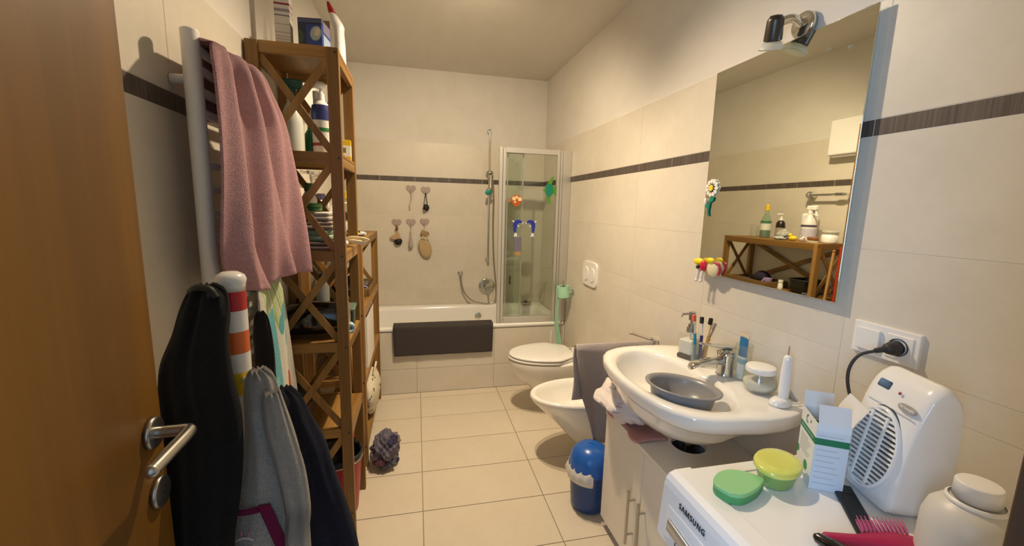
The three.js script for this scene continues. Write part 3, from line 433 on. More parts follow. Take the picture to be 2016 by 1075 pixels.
{
  const t = thing('soap_dispenser', 'square glass soap dispenser with steel pump and white liquid soap', 'dispenser', [1.058, DECK, 0.402], 0.35);
  const a = 0.034, sh = (w, h, y, r = 0.008) => B(w, h, w, 0, y + h / 2, 0, r);
  part('base', sh(2 * a + 0.001, 0.018, 0, 0.006), phy(0x7d766e, 0.1, { transmission: 0.5, thickness: 0.0 }), t, 'thick grey glass base'); part('bottle', sh(2 * a, 0.092, 0.016), M.clear, t); part('soap', sh(2 * a - 0.006, 0.06, 0.0185), col(0xe2e0da, 0.4), t, 'white liquid soap');
  part('collar', merge([C(0.017, 0.017, 0.02, 0, 0.118, 0), C(0.0125, 0.0125, 0.014, 0, 0.134, 0)]), M.steel, t); part('pump', merge([C(0.006, 0.006, 0.03, 0, 0.15, 0), C(0.013, 0.013, 0.032, 0, 0.174, 0), rod([0, 0.184, 0], [-0.045, 0.184, -0.012], 0.0045, 12), rod([-0.045, 0.184, -0.012], [-0.052, 0.174, -0.014], 0.004)]), M.steel, t); part('dip_tube', C(0.003, 0.003, 0.03, 0, 0.094, 0), M.frosted, t);
}
function brush(name, label, base, tip, handle, neck, bris) {
  const t = thing(name, label, 'toothbrush', base), d = V(...tip).sub(V(...base)), P = (k) => [d.x * k, d.y * k, d.z * k];
  part('handle', tube([P(0), P(0.3), P(0.55), P(0.62)], 0.0058, 30, 10), handle, t); part('neck', tube([P(0.6), P(0.72), P(0.86), P(1)], 0.0033, 20), neck, t);
  const q = new THREE.Quaternion().setFromUnitVectors(V(0, 1, 0), d.clone().normalize()); part('bristles', B(0.012, 0.026, 0.013, -0.006, 0, 0, 0.003).applyQuaternion(q).translate(...P(0.95)), bris, t); return t;
}
{
  const b = [1.045, DECK, 0.478], t = thing('toothbrush_glass', 'small clear tumbler holding the toothbrushes beside the tap', 'tumbler', b);
  part('tumbler', lathe([[0, 0], [0.025, 0], [0.027, 0.004], [0.031, 0.085], [0.0295, 0.085], [0.0255, 0.006], [0, 0.005]], 36), M.clear, t);
  const y = DECK + 0.007; brush('toothbrush', 'turquoise toothbrush with orange bristles in the tumbler', [1.033, y, 0.47], [1.033, 1.04, 0.452], col(0x1f8fae, 0.3), col(0xd8d5d0, 0.3), col(0xe2654a, 0.8));
  brush('toothbrush', 'purple toothbrush with dark bristles in the tumbler', [1.04, y, 0.489], [1.05, 1.037, 0.476], col(0x3c2a6c, 0.3), col(0xd8d5d0, 0.3), col(0x2b2624, 0.8)); brush('toothbrush', 'bamboo toothbrush with black bristles in the tumbler', [1.056, y, 0.488], [1.064, 1.04, 0.508], col(0xc99a4e, 0.5), col(0xd2a85f, 0.5), col(0x16130f, 0.8));
  brush('toothbrush', 'slim grey-brown toothbrush leaning to the wall in the tumbler', [1.056, y, 0.464], [1.098, 1.012, 0.488], col(0x8a7f72, 0.4), col(0x8a7f72, 0.4), col(0x9a8f80, 0.8));
  const c = [1.105, DECK, 0.63], u = thing('toothpaste_glass', 'tall clear glass with toothpaste beside the tap', 'tumbler', c);
  part('tumbler', lathe([[0, 0], [0.026, 0], [0.027, 0.004], [0.029, 0.13], [0.0275, 0.13], [0.0255, 0.006], [0, 0.005]], 36), M.clear, u);
  const p = thing('toothpaste_tube', 'blue and white toothpaste tube standing in the tall glass', 'toothpaste', [1.1, DECK + 0.0065, 0.632]);
  part('tube', loft([[0.014, 0.0, 0.014], [0.017, 0.02, 0.016], [0.018, 0.09, 0.009], [0.019, 0.15, 0.002]].map(([a, yy, bb]) => Array.from({ length: 24 }, (_, i) => { const q = (i / 24) * Math.PI * 2; return [bb * Math.cos(q), yy, -a * Math.sin(q)]; }))), std(0xffffff, 0.35, { map: canvasTex(64, 128, (g, w, h) => { g.fillStyle = '#e6e8e8'; g.fillRect(0, 0, w, h); g.fillStyle = '#2a6f9e'; g.fillRect(0, 30, w, 38); g.fillStyle = '#88b7c8'; g.fillRect(0, 72, w, 8); g.fillStyle = '#b7793e'; g.fillRect(0, 6, w, 14); }) }), p); part('seal', B(0.003, 0.012, 0.04, 0, 0.154, 0), col(0xd8c7a8, 0.4), p);
}
{
  const t = thing('glass_jar', 'round glass jar of white powder with a white lid on the basin deck', 'jar', [1.09, DECK, 0.725]);
  part('jar', lathe([[0, 0], [0.036, 0], [0.042, 0.004], [0.051, 0.022], [0.052, 0.04], [0.046, 0.058], [0.041, 0.066], [0.0395, 0.066], [0.0445, 0.057], [0.0495, 0.04], [0.0485, 0.024], [0.04, 0.008], [0, 0.006]], 44), M.clear, t);
  part('powder', lathe([[0, 0.008], [0.0385, 0.009], [0.047, 0.024], [0.048, 0.036], [0.03, 0.04], [0.012, 0.036], [0, 0.039]].reverse(), 40), col(0xe6e2da, 0.9), t); part('lid', lathe([[0, 0.067], [0.043, 0.067], [0.045, 0.071], [0.045, 0.083], [0.042, 0.088], [0.02, 0.09], [0, 0.09]].reverse().slice().reverse(), 40), M.white, t);
  const e = thing('electric_toothbrush', 'white electric toothbrush body standing on its charger', 'toothbrush', [1.085, DECK, 0.823]);
  part('charger', loft([[0.036, 0.026, 0], [0.036, 0.026, 0.008], [0.03, 0.022, 0.018], [0.018, 0.016, 0.024]].map(([a, b, y]) => Array.from({ length: 32 }, (_, i) => { const q = (i / 32) * Math.PI * 2; return [-0.008 + a * Math.cos(q), y, -b * Math.sin(q)]; }))), M.whiteGloss, e);
  part('body', lathe([[0, 0.022], [0.0145, 0.024], [0.0155, 0.05], [0.0148, 0.1], [0.0125, 0.145], [0.011, 0.155], [0.006, 0.16], [0, 0.161]], 32), M.whiteGloss, e); part('shaft', C(0.0016, 0.002, 0.03, 0, 0.174, 0), M.steel, e);
  part('cable', tube([[0.02, 0.006, 0.006], [0.045, 0.004, 0.01], [0.062, 0.004, 0.005]], 0.003, 16), M.white, e);
}
{
  const t = thing('washing_bowl', 'grey plastic bowl tilted inside the washbasin', 'bowl', [0.868, 0.733, 0.65]); t.rotation.set(0.0, 0, 0);
  const g = lathe([[0, 0], [0.072, 0], [0.08, 0.006], [0.092, 0.07], [0.097, 0.078], [0.107, 0.08], [0.108, 0.084], [0.103, 0.086], [0.094, 0.082], [0.088, 0.072], [0.076, 0.01], [0, 0.005]], 64).scale(1.12, 1, 1.12);
  const b = part('bowl', g, col(0x8b8b8d, 0.28), t); b.rotation.set(-0.04, 0, -0.1); b.position.set(-0.035, 0.05, 0.025);
}
// ---------------------------------------------------------------- mirror and what is fixed to it
{
  const t = thing('mirror', 'rectangular wall mirror above the washbasin', 'mirror', [1.143, 1.19, 0.6005], -Math.PI / 2);
  const w = 0.594, h = 0.787; part('glass', B(w, h, 0.005, 0, h / 2, 0.0, 0.0015), M.mirror, t); part('backing', B(w - 0.05, h - 0.05, 0.016, 0, h / 2, -0.0115), std(0xd7d7d4, 0.8), t);
  for (const [x, y] of [[0.27, h - 0.004], [0.1, h - 0.004], [-0.2, 0.003], [0.2, 0.003]]) part('clip', merge([B(0.02, 0.012, 0.012, x, y, 0.0, 0.003)]), M.clear, t);
  for (const [x, y] of [[0.17, h - 0.07], [0.235, h - 0.085]]) part('screw_cap', C(0.006, 0.006, 0.002, 0, 0, 0).rotateX(Math.PI / 2).translate(x, y, 0.0035), M.clear, t);
}
{
  const t = thing('mirror_lamp', 'small chrome spotlight fixed on top of the mirror', 'lamp', [R, 1.985, 0.64], -Math.PI / 2);
  part('mount', lathe([[0, 0], [0.04, 0], [0.04, 0.012], [0.034, 0.02], [0, 0.022]].reverse(), 40).rotateX(Math.PI / 2).translate(0.02, 0.03, 0), M.chrome, t);
  part('arm', tube([[0.02, 0.03, 0.018], [0.018, 0.045, 0.05], [0.0, 0.04, 0.075]], 0.013, 24, 16), M.chrome, t);
  part('head', lathe([[0, 0.04], [0.016, 0.038], [0.024, 0.025], [0.026, -0.03], [0.024, -0.032], [0, -0.03]].reverse(), 36).rotateX(0.25).rotateZ(-0.35).translate(-0.012, 0.022, 0.085), M.darkMetal, t, 'dark chrome lamp head');
  part('glass_shade', lathe([[0, -0.034], [0.024, -0.034], [0.036, -0.05], [0.037, -0.056], [0, -0.058]].reverse(), 36).rotateX(0.25).rotateZ(-0.35).translate(-0.012, 0.022, 0.085), M.frosted, t);
}
{
  const t = thing('daisy_sticker', 'white daisy with yellow centre and green stem on the mirror edge', 'decoration', [1.138, 1.42, 0.336], -Math.PI / 2);
  const pet = ext([[0, 0], [0.007, 0.012], [0.006, 0.03], [0, 0.034], [-0.006, 0.03], [-0.007, 0.012]], 0.004, 0.001, true);
  for (let i = 0; i < 11; i++) part('petal', pet.clone().rotateZ((i / 11) * Math.PI * 2 + 0.1).translate(0.008, 0.113, 0), col(0xe9e6dc, 0.4), t); part('centre', C(0.012, 0.012, 0.004, 0, 0, 0).rotateX(Math.PI / 2).translate(0.008, 0.113, 0.007), col(0xe6cf4a, 0.5), t);
  part('stem', ext([[0.004, 0.09], [0.01, 0.09], [0.004, 0.045], [0.0, 0.02], [0.006, 0.0], [-0.002, 0.004], [-0.007, 0.022], [-0.002, 0.05]], 0.003), col(0x137a63, 0.4), t); for (const p of [[[0.004, 0.055], [0.02, 0.062], [0.024, 0.075], [0.006, 0.078]], [[-0.004, 0.03], [-0.02, 0.038], [-0.022, 0.05], [-0.002, 0.045]]]) part('leaf', ext(p, 0.003, 0.001), col(0x17866b, 0.4), t);
  part('bud', S(0.009, -0.022, 0.06, 0.004, 1.6, 0.8, 0.5), col(0xe9e6dc, 0.4), t);
  const h = thing('toy_brush_holder', 'small toy toothbrush holder with yellow and red heads at the mirror corner', 'toy', [1.141, 1.165, 0.345], -Math.PI / 2);
  part('cup', S(0.034, 0.058, 0.05, 0.012, 0.95, 0.95, 0.35), col(0xdccfa6, 0.4), h, 'cream round body'); part('yellow_cap', S(0.02, -0.018, 0.07, 0.02, 0.75, 1.35, 0.7).rotateZ(0.0), col(0xf2d313, 0.4), h); part('yellow_cap', S(0.016, 0.052, 0.083, 0.02, 0.7, 1.2, 0.6), col(0xf2d313, 0.4), h);
  part('red_body', S(0.017, 0.012, 0.055, 0.02, 1.4, 0.9, 0.7), col(0xc71a3c, 0.35), h); part('red_band', tube([[0.075, 0.078, 0.02], [0.094, 0.072, 0.016], [0.098, 0.05, 0.012], [0.09, 0.03, 0.01]], 0.0045, 20), col(0xb81f3a, 0.35), h); part('black_nose', S(0.008, -0.008, 0.049, 0.03), M.black, h);
  for (const x of [-0.012, 0.014]) part('leg', merge([rod([x, 0.04, 0.022], [x - 0.004, -0.004, 0.024], 0.0055, 12), S(0.007, x - 0.004, -0.006, 0.026)]), col(0xe3ddd2, 0.35), h);
}
// ---------------------------------------------------------------- socket
{
  const t = thing('socket_plate', 'white double wall plate with a switch and a power socket', 'socket', [R, 1.073, 1.024], -Math.PI / 2);
  part('frame', ext([[-0.076, 0], [0.076, 0], [0.076, 0.081], [-0.076, 0.081]], 0.008, 0.002), M.white, t); const sw = part('switch_rocker', B(0.058, 0.058, 0.008, -0.036, 0.0405, 0.013, 0.002).rotateX(0.03), M.white, t);
  part('socket_insert', B(0.06, 0.06, 0.004, 0.036, 0.0405, 0.0115, 0.002), M.white, t); part('socket_well', lathe([[0, 0.0], [0.0195, 0.0], [0.0205, 0.004], [0.022, 0.005], [0.022, 0.0]], 36).rotateX(Math.PI / 2).translate(0.036, 0.0405, 0.0125), M.darkGrey, t);
  const b = [R - 0.018, 1.112, 1.06], k = thing('heater_cable', 'dark grey power cable with plug running from the socket to the heater', 'cable', b);
  part('plug', merge([lathe([[0, 0], [0.018, 0], [0.018, 0.012], [0.013, 0.03], [0.008, 0.036], [0, 0.037]].reverse(), 28).rotateZ(Math.PI / 2), rod([-0.03, 0, 0], [-0.052, -0.008, -0.012], 0.008, 14, 0.006)]), M.darkGrey, k);
  part('cable', tube([[-0.05, -0.007, -0.01], [-0.075, -0.025, -0.03], [-0.088, -0.07, -0.04], [-0.09, -0.14, -0.02], [-0.075, -0.22, 0.05], [-0.055, -0.243, 0.13], [-0.05, -0.245, 0.18]], 0.004, 60), M.darkGrey, k);
}
// ---------------------------------------------------------------- washing machine
const font = await new FontLoader().loadAsync('fonts/droid/droid_sans_bold.typeface.json');
const text = (s, size, depth = 0.0006) => { const g = new TextGeometry(s, { font, size, depth, curveSegments: 4, bevelEnabled: false }); g.computeBoundingBox(); const b = g.boundingBox; return g.translate(-(b.max.x + b.min.x) / 2, -(b.max.y + b.min.y) / 2, 0); };
const WY = 0.85;
{
  const x0 = 0.537, x1 = 1.13, z0 = 1.05, z1 = 1.645, W = z1 - z0, D = x1 - x0, t = thing('washing_machine', 'white front-loading washing machine beside the cabinet', 'washing machine', [(x0 + x1) / 2, 0, (z0 + z1) / 2], -Math.PI / 2);
  part('body', B(W, WY - 0.055, D - 0.02, 0, (WY - 0.055) / 2 + 0.012, -0.008, 0.008), M.washer, t);
  const tp = part('top_plate', B(W, 0.032, D - 0.055, 0, WY - 0.016, -0.0275, 0.008), M.washer, t);
  part('groove', B(0.008, 0.004, 0.36, -W / 2 + 0.035, WY + 0.0005, 0.02, 0.0015), M.washer, tp);
  // control panel with a sloping, rounded nose
  const pr = [[D / 2 - 0.056, WY - 0.0005], [D / 2 - 0.02, WY - 0.001], [D / 2 - 0.006, WY - 0.006], [D / 2 + 0.001, WY - 0.016], [D / 2 + 0.004, WY - 0.03], [D / 2 + 0.012, WY - 0.15], [D / 2 - 0.02, WY - 0.152], [D / 2 - 0.056, WY - 0.15]];
  const cp = part('control_panel', ext(pr, W - 0.004, 0.002).rotateY(-Math.PI / 2).translate(W / 2 - 0.002, 0, 0), M.washer, t);
  part('lettering', text('SAMSUNG', 0.0125).rotateX(-0.066).translate(-0.196, WY - 0.041, D / 2 + 0.0075), std(0x26262c, 0.4), cp, 'dark brand lettering');
  const dr = part('detergent_drawer', loft([0, 1].map((k) => [[-0.27, -0.064], [-0.09, -0.064], [-0.085, -0.07], [-0.085, -0.135], [-0.09, -0.14], [-0.27, -0.14], [-0.275, -0.135], [-0.275, -0.07]].map(([x, y]) => [x * (1 - 0.012 * k), WY + y - 0.001 * k, D / 2 + 0.004 - (y + 0.03) * 0.067 + k * 0.005]))), M.washer, t);
  part('drawer_grip', loft([0, 1].map((k) => [[-0.255, -0.088], [-0.10, -0.1], [-0.10, -0.118], [-0.255, -0.112]].map(([x, y]) => [x, WY + y, D / 2 + 0.009 - (y + 0.03) * 0.067 + k * 0.007]))), M.alu, dr, 'silver grip');
  part('drawer_mark', text('L', 0.012).rotateX(-0.066).translate(-0.225, WY - 0.128, D / 2 + 0.0165), std(0x26262c, 0.4), dr);
  part('dial', lathe([[0, 0.02], [0.02, 0.02], [0.026, 0.016], [0.028, 0]].reverse(), 36).rotateX(Math.PI / 2).translate(0.02, WY - 0.085, D / 2 + 0.008), M.alu, cp);
  part('display', B(0.12, 0.045, 0.004, 0.16, WY - 0.08, D / 2 + 0.0075, 0.001).rotateX(0), M.blackGloss, cp);
  const dd = part('porthole', lathe([[0.15, 0], [0.19, 0], [0.2, 0.012], [0.19, 0.03], [0.15, 0.034], [0.14, 0.02], [0.14, 0]], 48).rotateX(Math.PI / 2).translate(0, 0.4, D / 2 - 0.019), M.alu, t); part('door_glass', lathe([[0.145, 0.012], [0.1, 0.02], [0, 0.025]], 40).rotateX(Math.PI / 2).translate(0, 0.4, D / 2 - 0.019), M.blackGloss, dd);
  for (const [x, z] of [[-0.25, -0.22], [0.25, -0.22], [-0.25, 0.22], [0.25, 0.22]]) part('foot', C(0.02, 0.024, 0.014, x, 0.007, z), M.darkGrey, t);
}
// ---------------------------------------------------------------- on the washing machine
{
  let t = thing('soap_box', 'small green soap box with slanted end on the washing machine', 'soap box', [0.638, WY, 1.142], 0.35);
  const sh = [[-0.048, -0.016], [-0.03, -0.03], [0.01, -0.034], [0.04, -0.03], [0.056, -0.024], [0.05, 0.0], [0.03, 0.024], [0.0, 0.033], [-0.03, 0.028], [-0.048, 0.012]];
  part('box', ext(sh, 0.013, 0.003, true).rotateX(-Math.PI / 2).translate(0, 0.003, 0), col(0x4f9a5c, 0.5), t); part('lid', ext(sh.map(([x, y]) => [x * 1.02, y * 1.02]), 0.003, 0.003, true).rotateX(-Math.PI / 2).translate(0, 0.0195, 0), col(0x86c487, 0.45), t, 'lighter green lid');
  t = thing('soap_dish', 'round lime yellow soap dish with lid on the washing machine', 'soap dish', [0.755, WY, 1.128], 0.5);
  const el = (g) => g.scale(1.22, 1, 0.92); part('bowl', el(lathe([[0, 0], [0.034, 0], [0.036, 0.003], [0.045, 0.036], [0.044, 0.037], [0.034, 0.006], [0, 0.005]], 44)), col(0x9bbf6a, 0.3, { transmission: 0.3, thickness: 0 }), t, 'pale green translucent bowl');
  part('lid', el(lathe([[0.046, 0.034], [0.0485, 0.036], [0.049, 0.043], [0.046, 0.048], [0.03, 0.051], [0.012, 0.049], [0, 0.05]], 44)), col(0xd3d765, 0.2, { clearcoat: 0.6 }), t, 'lime yellow lid');
}
{
  const a = V(0.048, 0, -0.077).normalize(), w1 = 0.09, w2 = 0.06, h = 0.15, t = thing('open_carton', 'opened white carton with green band next to the fan heater', 'carton', [0.855, WY, 1.141], Math.atan2(-a.z, a.x) + Math.PI);
  // local -x.. : local x axis points from far corner to front corner
  const side = (w) => canvasTex(256, 426, (g, W, Hh) => { g.fillStyle = '#dfe0dc'; g.fillRect(0, 0, W, Hh); g.fillStyle = '#16704d'; g.fillRect(0, 92, W, 42); g.fillStyle = '#8fc3ad'; for (let i = 0; i < 10; i++) g.fillRect(20 + i * 21, 106, 13, 14);
    g.strokeStyle = '#3d7660'; g.lineWidth = 14; g.beginPath(); g.arc(W * 0.42, 46, 22, 1.2, 4.9); g.stroke(); g.fillStyle = '#3d7660'; g.beginPath(); g.arc(W * 0.62, 40, 10, 0, 7); g.fill();
    g.fillStyle = '#a3a8a2'; for (let i = 0; i < 7; i++) g.fillRect(30, 160 + i * 17, 120 + ((i * 53) % 70), 7); g.fillStyle = '#2f8a4b'; g.beginPath(); g.arc(W * 0.62, 330, 32, 0, 7); g.fill(); g.beginPath(); g.arc(8, 292, 26, 0, 7); g.fill(); g.fillRect(20, 384, 50, 10); g.fillRect(120, 394, 60, 8); });
  const plain = canvasTex(256, 426, (g, W, Hh) => { g.fillStyle = '#c9d2da'; g.fillRect(0, 0, W, Hh); g.fillStyle = '#d6dbe0'; g.fillRect(0, 0, W, 46); g.fillStyle = '#16704d'; g.fillRect(0, 92, W, 42); g.fillStyle = '#b4bec8'; for (const y of [70, 160, 196, 232, 268, 304, 340, 376]) g.fillRect(16, y, 200 - (y % 60), 9); });
  const mf = std(0xffffff, 0.6, { map: side() }), mp = std(0xffffff, 0.6, { map: plain }), mw = std(0xdad8d4, 0.7);
  const panel = (w, hh, x, z, ry, m, nm = 'panel') => { const p = part(nm, B(w, hh, 0.0012, 0, hh / 2, 0), m, t); p.position.set(x, 0.0005, z); p.rotation.y = ry; return p; };
  panel(w1, h, 0, w2 / 2, 0, mf); panel(w1, h, 0, -w2 / 2, Math.PI, mf); panel(w2, h, w1 / 2, 0, Math.PI / 2, mp); panel(w2, h, -w1 / 2, 0, -Math.PI / 2, mp); part('bottom', B(w1 - 0.002, 0.001, w2 - 0.002, 0, 0.001, 0), mw, t);
  const flap = (w, l, x, z, ry, tilt) => { const f = part('flap', B(w, l, 0.001, 0, l / 2, 0), mw, t); f.position.set(x, h, z); f.rotation.set(0, ry, 0); f.rotateX(tilt); };
  flap(w2 * 0.95, 0.04, w1 / 2, 0, Math.PI / 2, -0.25); flap(w2 * 0.95, 0.035, -w1 / 2, 0, -Math.PI / 2, 0.25); flap(w1, 0.05, 0, -w2 / 2, Math.PI, 0.5);
}
{ // fan heater
  const t = thing('fan_heater', 'white fan heater with round slotted grille on the washing machine', 'heater', [0.962, WY, 1.222], -1.877);
  t.scale.setScalar(0.94); const w = 0.152, h = 0.288, wh = (z, y) => w / 2;
  // side profile (z out to the front, y up), front leans back
  const prof0 = [[-0.07, 0.004], [0.068, 0.004], [0.074, 0.012], [0.072, 0.05], [0.046, 0.2], [0.036, 0.235], [0.018, 0.268], [-0.01, 0.286], [-0.03, 0.286], [-0.052, 0.272], [-0.066, 0.24], [-0.075, 0.12], [-0.076, 0.012]];
  const prof = prof0.map(([z, y]) => [z > 0.03 ? z : 0.03 - (0.03 - z) * 0.72, y]);
  const cv = new THREE.CatmullRomCurve3(prof.map(([z, y]) => V(0, y, z)), true, 'centripetal'), pts = cv.getPoints(90);
  const ring = (x, s, k) => pts.map((p) => [x, 0.145 + (p.y - 0.145) * s + k, -0.002 + (p.z + 0.002) * s]);
  const onFront = (g, y, z, a) => g.rotateX(a).translate(0, y, z);
  const hollow = onFront(new THREE.CylinderGeometry(1, 1, 1, 56).rotateX(Math.PI / 2).scale(0.058, 0.088, 0.09), 0.118 + 0.03 * Math.sin(0.175), 0.0628 - 0.03, -0.175), slot = onFront(B(0.034, 0.019, 0.03, -0.036, 0.016, 0.0, 0.004), 0.238, 0.0385, -0.38);
  part('housing', cut(loft([ring(-w / 2, 0.86, 0), ring(-w / 2 + 0.003, 0.93, 0), ring(-w / 2 + 0.012, 0.985, 0), ring(-w / 2 + 0.024, 1, 0), ring(0, 1.0, 0), ring(w / 2 - 0.024, 1, 0), ring(w / 2 - 0.012, 0.985, 0), ring(w / 2 - 0.003, 0.93, 0), ring(w / 2, 0.86, 0)]), hollow, slot), M.whiteGloss, t);
  // grille plane on the leaning front
  const G = new THREE.Group(); G.name = 'grille'; t.add(G); G.position.set(0, 0.118, 0.0628); G.rotation.x = -0.175;
  const fan = part('fan', merge([C(0.014, 0.014, 0.012, 0, 0, 0, 24).rotateX(Math.PI / 2), ...[0, 1, 2, 3, 4].map((k) => B(0.03, 0.018, 0.002, 0.026, 0, 0).rotateX(0.5).rotateZ((k / 5) * Math.PI * 2))]), std(0x6d7a76, 0.5), G, 'grey-green fan wheel behind the slats'); fan.position.set(0, 0.0, -0.05);
  for (const y of [-0.05, -0.02, 0.01, 0.04]) part('heating_coil', rod([-0.045, y, -0.03], [0.045, y, -0.03], 0.0022, 8), M.steel, G);
  const n = 17; for (let i = 0; i < n; i++) { const y = -0.082 + (i * 0.164) / (n - 1), x = 0.0585 * Math.sqrt(Math.max(0, 1 - (y / 0.089) ** 2)); part('slat', B(2 * x + 0.004, 0.0048, 0.006, 0, y, 0.004, 0.001), M.white, G); }
  for (const x of [-0.02, 0.02]) part('slat_bar', B(0.005, 0.155, 0.004, x, 0, 0.0075), M.white, G);
  part('grille_ring', new THREE.TorusGeometry(1, 0.05, 10, 60).scale(0.0605, 0.0905, 0.11).translate(0, 0, 0.002), M.whiteGloss, G);
  const P = new THREE.Group(); P.name = 'top_panel'; t.add(P); P.position.set(0, 0.238, 0.0385); P.rotation.x = -0.38;
  part('indicator', S(0.0035, 0.012, 0.012, 0.002, 1, 1, 0.5), col(0x9c2f4c, 0.3), P);
  const bd = part('badge', ext(Array.from({ length: 32 }, (_, i) => { const q = (i / 32) * Math.PI * 2; return [0.021 * Math.sign(Math.cos(q)) * Math.abs(Math.cos(q)) ** 0.7, 0.0075 * Math.sin(q)]; }), 0.0015, 0.0006).translate(0.043, -0.01, 0.0), std(0x9b9690, 0.4), P); part('lettering', text("De'Longhi", 0.0052, 0.0004).translate(0.043, -0.01, 0.0022), std(0xe6e3dc, 0.4), bd);
  part('panel_seam', B(w - 0.03, 0.0016, 0.003, 0, -0.024, 0.0, 0.0006), M.white, P);
  for (let i = 0; i < 9; i++) part('corner_rib', B(0.014, 0.002, 0.004, 0.056, 0.022 + i * 0.0055, 0.071 - i * 0.001, 0.0008), M.white, t);
  for (const [x, z] of [[-0.05, -0.03], [0.05, -0.03], [-0.05, 0.05], [0.05, 0.05]]) part('foot', C(0.008, 0.008, 0.006, x, 0.003, z, 14), M.darkGrey, t);
}
{
  let t = thing('black_comb_case', 'flat black case lying on the washing machine before the heater', 'case', [0.832, WY, 1.24], -0.62);
  part('case', B(0.038, 0.007, 0.165, 0, 0.0035, 0, 0.003), col(0x0a0a0d, 0.35), t); part('seam', B(0.028, 0.001, 0.002, 0, 0.0072, -0.05), std(0x1c1c20, 0.5), t);
  t = thing('pink_hairbrush', 'magenta pink hairbrush lying bristles sideways on the washing machine', 'hairbrush', [0.765, WY, 1.318], -0.3);
  part('body', loft([[-0.08, 0.006, 0.006], [-0.072, 0.012, 0.008], [-0.02, 0.011, 0.009], [0.01, 0.018, 0.011], [0.05, 0.024, 0.012], [0.08, 0.018, 0.01], [0.09, 0.004, 0.004]].map(([x, a, b]) => Array.from({ length: 24 }, (_, i) => { const q = (i / 24) * Math.PI * 2; return [x, 0.0125 + b * Math.cos(q), a * Math.sin(q)]; }))), col(0xa81648, 0.4), t);
  const br = []; for (let i = 0; i < 12; i++) for (let j = 0; j < 4; j++) br.push(rod([0.0 + i * 0.007, 0.012 + j * 0.003, -0.016], [0.0 + i * 0.0072, 0.022 + j * 0.004, -0.034 - (j % 2) * 0.003], 0.0008, 5)); const bm = part('bristles', merge(br), col(0xc65a80, 0.5), t); bm.userData.kind = 'stuff';
  t = thing('black_hairbrush', 'glossy black hairbrush handle beside the pink brush', 'hairbrush', [0.692, WY, 1.335], -1.25);
  part('handle', loft([[-0.05, 0.004, 0.004], [-0.044, 0.01, 0.009], [-0.02, 0.0135, 0.0125], [0.02, 0.012, 0.011], [0.06, 0.008, 0.008], [0.07, 0.008, 0.008]].map(([x, a, b]) => Array.from({ length: 24 }, (_, i) => { const q = (i / 24) * Math.PI * 2; return [x, 0.0135 + b * Math.cos(q), a * Math.sin(q)]; }))), M.blackGloss, t); part('head', B(0.09, 0.014, 0.05, 0.112, 0.011, 0, 0.006), M.blackGloss, t); const bb = []; for (let i = 0; i < 8; i++) for (let j = 0; j < 5; j++) bb.push(rod([0.08 + i * 0.009, 0.017, -0.018 + j * 0.009], [0.08 + i * 0.009, 0.03, -0.018 + j * 0.009], 0.0008, 5)); part('bristles', merge(bb), M.black, t).userData.kind = 'stuff';
  t = thing('white_bottle', 'large white plastic bottle with wide screw cap in the front corner', 'bottle', [0.865, WY, 1.39]);
  part('body', lathe([[0, 0], [0.056, 0], [0.06, 0.006], [0.061, 0.03], [0.06, 0.085], [0.054, 0.108], [0.042, 0.122], [0.035, 0.126], [0.034, 0.131], [0, 0.131]], 56), col(0xdfdad0, 0.4, { transmission: 0.12, thickness: 0 }), t); part('collar', lathe([[0.033, 0.126], [0.0365, 0.1275], [0.0365, 0.132], [0.033, 0.134]], 48), M.white, t); part('cap', lathe([[0, 0.164], [0.026, 0.164], [0.0285, 0.161], [0.029, 0.135], [0, 0.135]].reverse(), 56), M.white, t, 'white screw cap');
}
